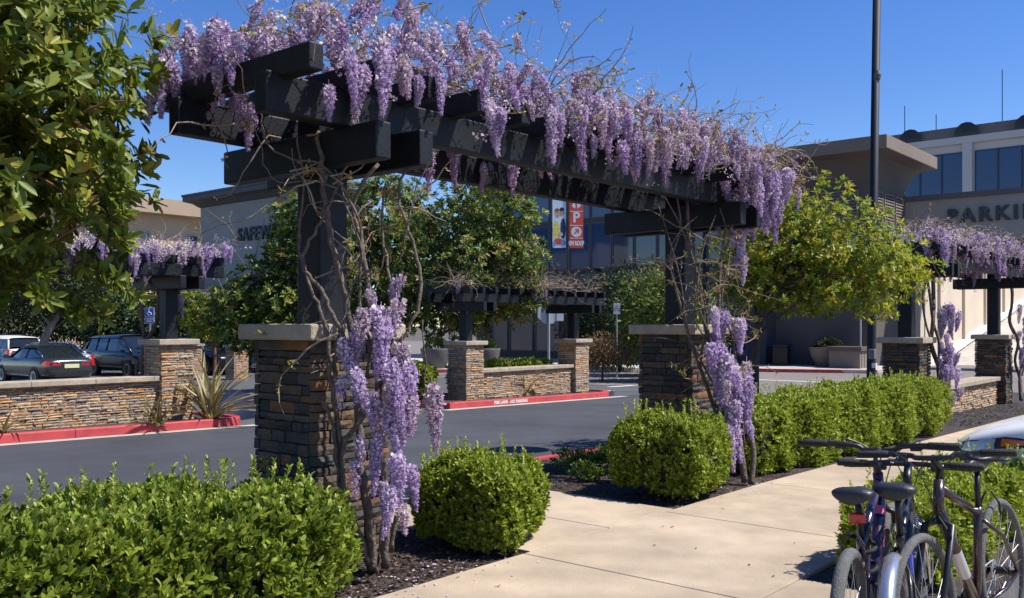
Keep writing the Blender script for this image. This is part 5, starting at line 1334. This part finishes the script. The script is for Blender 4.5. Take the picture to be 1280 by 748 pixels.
def bicycle(label, hub, head, lean, Rw, tr, wb, fm, seat_z, bar_z, bar_w, opts, tyremat=None, steer=0.0):
    """hub = ground point below the rear axle; local x forward, y left"""
    t = thing('bicycle', label, 'bicycle', (hub[0], hub[1], g(*hub) + .022), head, 'bicycles parked beside the path')
    t.rotation_euler = (lean, 0, head)
    ty = tyremat or m_rubber
    bb = Vector((.42, 0, .27)); stt = Vector((.42 - (seat_z - .27) * .30 * .72, 0, .27 + (seat_z - .27) * .62)); sad = Vector((bb.x - (seat_z - .27) * .29, 0, seat_z))
    fh = Vector((wb, 0, Rw)); ht = Vector((wb - .30, 0, bar_z - .10)); hb = Vector((wb - .25, 0, bar_z - .23)); rh = Vector((0, 0, Rw))
    wheel(t, rh, Rw, tr, ty, opts.get('knob', False)); wheel(t, fh, Rw, tr, ty, opts.get('knob', False))
    f = MB(); q = opts.get('tube', .019)
    f.tube([ht + Vector((.005, 0, .0)), hb], .023, 10); f.tube([ht.lerp(hb, .25), stt], q*.85, 10); f.tube([hb.lerp(ht, .15), bb], q*1.12, 10); f.tube([bb, stt, stt + (sad - stt) * .12], q*.9, 10)
    for s in (1, -1):
        f.tube([bb + Vector((0, s*.03, 0)), Vector((.16, s*.055, .30)), rh + Vector((0, s*.065, 0))], .010, 8); f.tube([stt + Vector((0, s*.02, -.03)), Vector((.12, s*.05, Rw + .19)), rh + Vector((0, s*.065, 0))], .009, 8)
    fr = f.build('frame', fm, t, smooth=True)
    fk = MB(); cr = hb + (hb - ht).normalized() * .035
    for s in (1, -1): fk.tube([cr, cr + Vector((.0, s*.055, -.02)), cr.lerp(fh, .5) + Vector((-.01, s*.058, 0)), fh + Vector((0, s*.055, 0))], [.016, .016, .014, .010], 8)
    fk.build('fork', opts.get('forkmat', m_black), t, smooth=True)
    MB().tube([stt + (sad - stt) * .05, sad - Vector((0, 0, .03))], .0135, 10).build('seat_post', m_black, t, smooth=True)
    # saddle: broad rear, narrow nose, dished top
    rg = []
    for (a, hw, top, th) in ((-.145, .035, -.005, .035), (-.14, .07, .012, .05), (-.11, .090, .018, .055), (-.05, .084, .012, .05), (0, .052, .004, .045), (.06, .032, .002, .04), (.115, .022, 0, .032), (.135, .010, -.008, .02)):
        rg.append([(sad.x + a, hw*math.cos(R_(k)) , sad.z + top + (th*.5*math.sin(R_(k)) if k <= 180 else th*.75*math.sin(R_(k))) - .004*(1 if abs(math.cos(R_(k))) < .4 and k < 180 else 0)) for k in range(0, 360, 30)])
    sd = MB().loft(rg).build('saddle', m_saddle, t, smooth=True, sub=1)
    rl = MB()
    for s in (1, -1): rl.tube([sad + Vector((-.1, s*.03, -.02)), sad + Vector((-.03, s*.02, -.045)), sad + Vector((.05, s*.02, -.04)), sad + Vector((.11, s*.01, -.015))], .0035, 5)
    rl.build('saddle_rails', m_steel, sd)
    # steering
    ax = (ht - hb).normalized(); st = ht + ax * .045
    bc = Vector((wb - .30 + .055, 0, bar_z)); ca, sa = math.cos(steer), math.sin(steer)
    def sb(x, y, z): return Vector((bc.x + x*ca - y*sa, x*sa + y*ca, bc.z + z))
    MB().tube([ht, st, st + Vector((.01, 0, .01)), bc], [.018, .018, .018, .017], 8).build('stem', m_black, t, smooth=True)
    h = bar_w / 2; rise = opts.get('rise', .02); bk = opts.get('back', .04)
    hbm = MB().tube(smooth_path([sb(-bk, -h, rise), sb(-bk*.75, -h*.6, rise), sb(-.01, -h*.28, rise*.6), sb(0, -.06, 0), sb(0, .06, 0), sb(-.01, h*.28, rise*.6), sb(-bk*.75, h*.6, rise), sb(-bk, h, rise)], 4), .0118, 10).build('handlebar', opts.get('barmat', m_black), t, smooth=True)
    for s in (1, -1):
        MB().tube([sb(-bk*.78, s*(h - .13), rise), sb(-bk*.8, s*(h-.125), rise), sb(-bk, s*(h - .003), rise), sb(-bk, s*(h + .004), rise)], [.014, .0165, .0165, .014], 12).build('grip', m_grip, hbm, smooth=True)
        MB().tube([sb(-.03, s*(h - .16), rise - .005), sb(.02, s*(h - .17), rise - .015), sb(.045, s*(h - .13), rise - .022), sb(.035, s*(h - .05), rise - .025), sb(.03, s*(h - .02), rise - .022)], [.012, .009, .006, .005, .006], 7).build('brake_lever', m_black, hbm, smooth=True)
        MB().bx(-.02, .02, -.024, .024, -.016, .014, Matrix.Translation(sb(-.012, s*(h - .185), rise - .012)) @ Matrix.Rotation(steer, 4, 'Z')).build('shifter', m_black, hbm, bevel=.005)
        MB().tube(smooth_path([sb(.02, s*(h - .18), rise), sb(.10, s*h*.45, .035), sb(.13, s*.05, -.03), sb(.06, s*.012, -.16), hb + Vector((-.05, s*.02, -.05))], 5), .0026, 5, False).build('cable', m_black, hbm)
    # cranks, chainring and pedals
    cm = Matrix.Translation(bb) @ Matrix.Rotation(R_(90), 4, 'X')
    ck = MB().lathe([(.03, .035), (.088, .037), (.09, .041), (.03, .043)], (0, 0, 0), 28, cm).build('chainring', m_black, t)
    ca_ = opts.get('crank', 20)
    for s in (1, -1):
        e = bb + Vector((s*.17*math.cos(R_(ca_)), -s*0 + s*.0, s*.17*math.sin(R_(ca_))))
        a0 = bb + Vector((0, s*.06, 0)); a1 = Vector((bb.x + s*.165*math.cos(R_(ca_)), s*.075, bb.z + s*.165*math.sin(R_(ca_))))
        MB().tube([a0, a1], .010, 8).build('crank_arm', m_alloy, ck, smooth=True)
        pd = MB(); px_, py_, pz_ = a1.x, a1.y + s*.055, a1.z
        pd.bx(px_ - .045, px_ - .032, py_ - .045, py_ + .045, pz_ - .012, pz_ + .012).bx(px_ + .032, px_ + .045, py_ - .045, py_ + .045, pz_ - .012, pz_ + .012).bx(px_ - .032, px_ + .032, py_ - .045, py_ - .035, pz_ - .01, pz_ + .01).bx(px_ - .032, px_ + .032, py_ + .035, py_ + .045, pz_ - .01, pz_ + .01).bx(px_ - .032, px_ + .032, py_ - .01, py_ + .01, pz_ - .009, pz_ + .009)
        pdo = pd.build('pedal', m_black, t)
        MB().bx(px_ - .05, px_ - .0455, py_ - .03, py_ + .03, pz_ - .008, pz_ + .008).build('reflector', m_amber, pdo)
    ch = MB(); ch.tube(smooth_path([bb + Vector((.0, -.04, .088)), rh + Vector((.0, -.045, .045)), rh + Vector((-.045, -.045, 0)), rh + Vector((0, -.045, -.045)), rh + Vector((.06, -.045, -.09)), bb + Vector((0, -.04, -.088))], 4), .004, 4).build('chain', m_steel, t)
    MB().lathe([(.02, .036), (.05, .037), (.045, .042), (.02, .05)], (0, 0, 0), 20, Matrix.Translation(rh) @ Matrix.Rotation(R_(90), 4, 'X')).build('cassette', m_steel, t)
    # brakes over both wheels
    for c in (rh + Vector((.17*.6, 0, Rw - .0)), cr + Vector((.02, 0, -.03))):
        bk_ = MB()
        for s in (1, -1): bk_.tube([c + Vector((0, s*.045, -.06)), c + Vector((.0, s*.04, .0)), c + Vector((0, s*.012, .05))], [.005, .006, .004], 6)
        bk_.build('brake', m_black, t)
    MB().tube([bb + Vector((-.1, .05, .0)), Vector((.22, .20, .012))], .007, 6).build('kickstand', m_steel, t)
    if opts.get('fender'):
        a0, a1, fmm = opts['fender']
        b = MB(); n = 18; V = []
        for i in range(n + 1):
            a = R_(a0 + (a1 - a0) * i / n)
            for k in range(-3, 4):
                w = k / 3; r = Rw + .028 - .018 * w * w
                V.append((r * math.cos(a), w * .032, Rw + r * math.sin(a)))
        b.v = V; b.f = [(i*7+k, i*7+k+1, (i+1)*7+k+1, (i+1)*7+k) for i in range(n) for k in range(6)]
        fo = b.build('fender', fmm, t, smooth=True); md = fo.modifiers.new('solid', 'SOLIDIFY'); md.thickness = .003
        st_ = MB()
        for s in (1, -1): st_.tube([rh + Vector((0, s*.06, 0)), Vector((-(Rw+.02)*math.cos(R_(30)), s*.032, Rw + (Rw+.02)*math.sin(R_(30))))], .0025, 5)
        st_.build('fender_stay', m_steel, t)
    if opts.get('light'):
        lp = stt + (sad - stt) * .55
        lo = MB().bx(lp.x - .060, lp.x - .022, -.032, .032, lp.z - .020, lp.z + .022).build('tail_lamp', m_lampred, t, bevel=.006)
        MB().bx(lp.x - .022, lp.x + .016, -.012, .012, lp.z - .012, lp.z + .012).build('bracket', m_black, lo)
    if opts.get('decal'):
        for f0, f1, mm, rr in opts['decal']:
            a = hb.lerp(ht, .15); MB().tube([a.lerp(bb, f0), a.lerp(bb, f1)], q*1.12 + .0012, 12, False).build('decal', mm, fr, smooth=True)
    if opts.get('lock'):
        pts = [stt + Vector((.02 + .045*math.sin(k*.9), .05*math.cos(k*.9), .03 - .012*k)) for k in range(18)]
        MB().tube(smooth_path(pts, 3), .010, 8).build('cable_lock', m_grip, t, smooth=True)
    if opts.get('text'):
        a = hb.lerp(ht, .15); mid = a.lerp(bb, .30); dv = (bb - a).normalized()
        for s in (1, -1):
            tm = link('frame_lettering', text_mesh('frame_lettering', opts['text'], .045, m_pink, 0, .001), fr)
            xa = -dv * (1 if s > 0 else -1) if False else (dv * (-1 if s > 0 else 1)); ya = Vector((0, s, 0)).cross(xa)
            tm.matrix_local = Matrix(((xa.x, ya.x, 0, mid.x), (xa.y, ya.y, s, s*(q*1.12 + .002)), (xa.z, ya.z, 0, mid.z), (0, 0, 0, 1)))
    return t
bicycle('plum mountain bicycle with black saddle and red tail lamp', (-.39, -3.745), R_(10), R_(-2.5), .335, .026, 1.06, m_fpurple, .845, .955, .70,
        dict(tube=.024, light=True, lock=True, rise=.03, back=.05, crank=160, text='AVIGO', decal=[(.10, .17, m_pink, 0)]), m_rubber2, R_(-4))
bicycle('black and blue bicycle with silver rear fender, between the other two', (-.27, -3.86), R_(12), R_(-1.5), .31, .027, .96, m_fdark, .86, .90, .60,
        dict(tube=.02, knob=True, fender=(55, 175, m_silver), rise=.0, back=.02, crank=60, forkmat=m_chrome, decal=[(.30, .92, m_fblue, 0)]), m_rubber2, R_(3))
bicycle('maroon bicycle facing the other way beside the low hedge', (1.0, -3.98), R_(177), R_(5), .345, .019, 1.04, m_fmaroon, .90, .97, .62,
        dict(tube=.022, rise=.015, back=.03, crank=10, decal=[(.42, .68, m_decalw, 0)], lock=False), m_rubber2, R_(12))
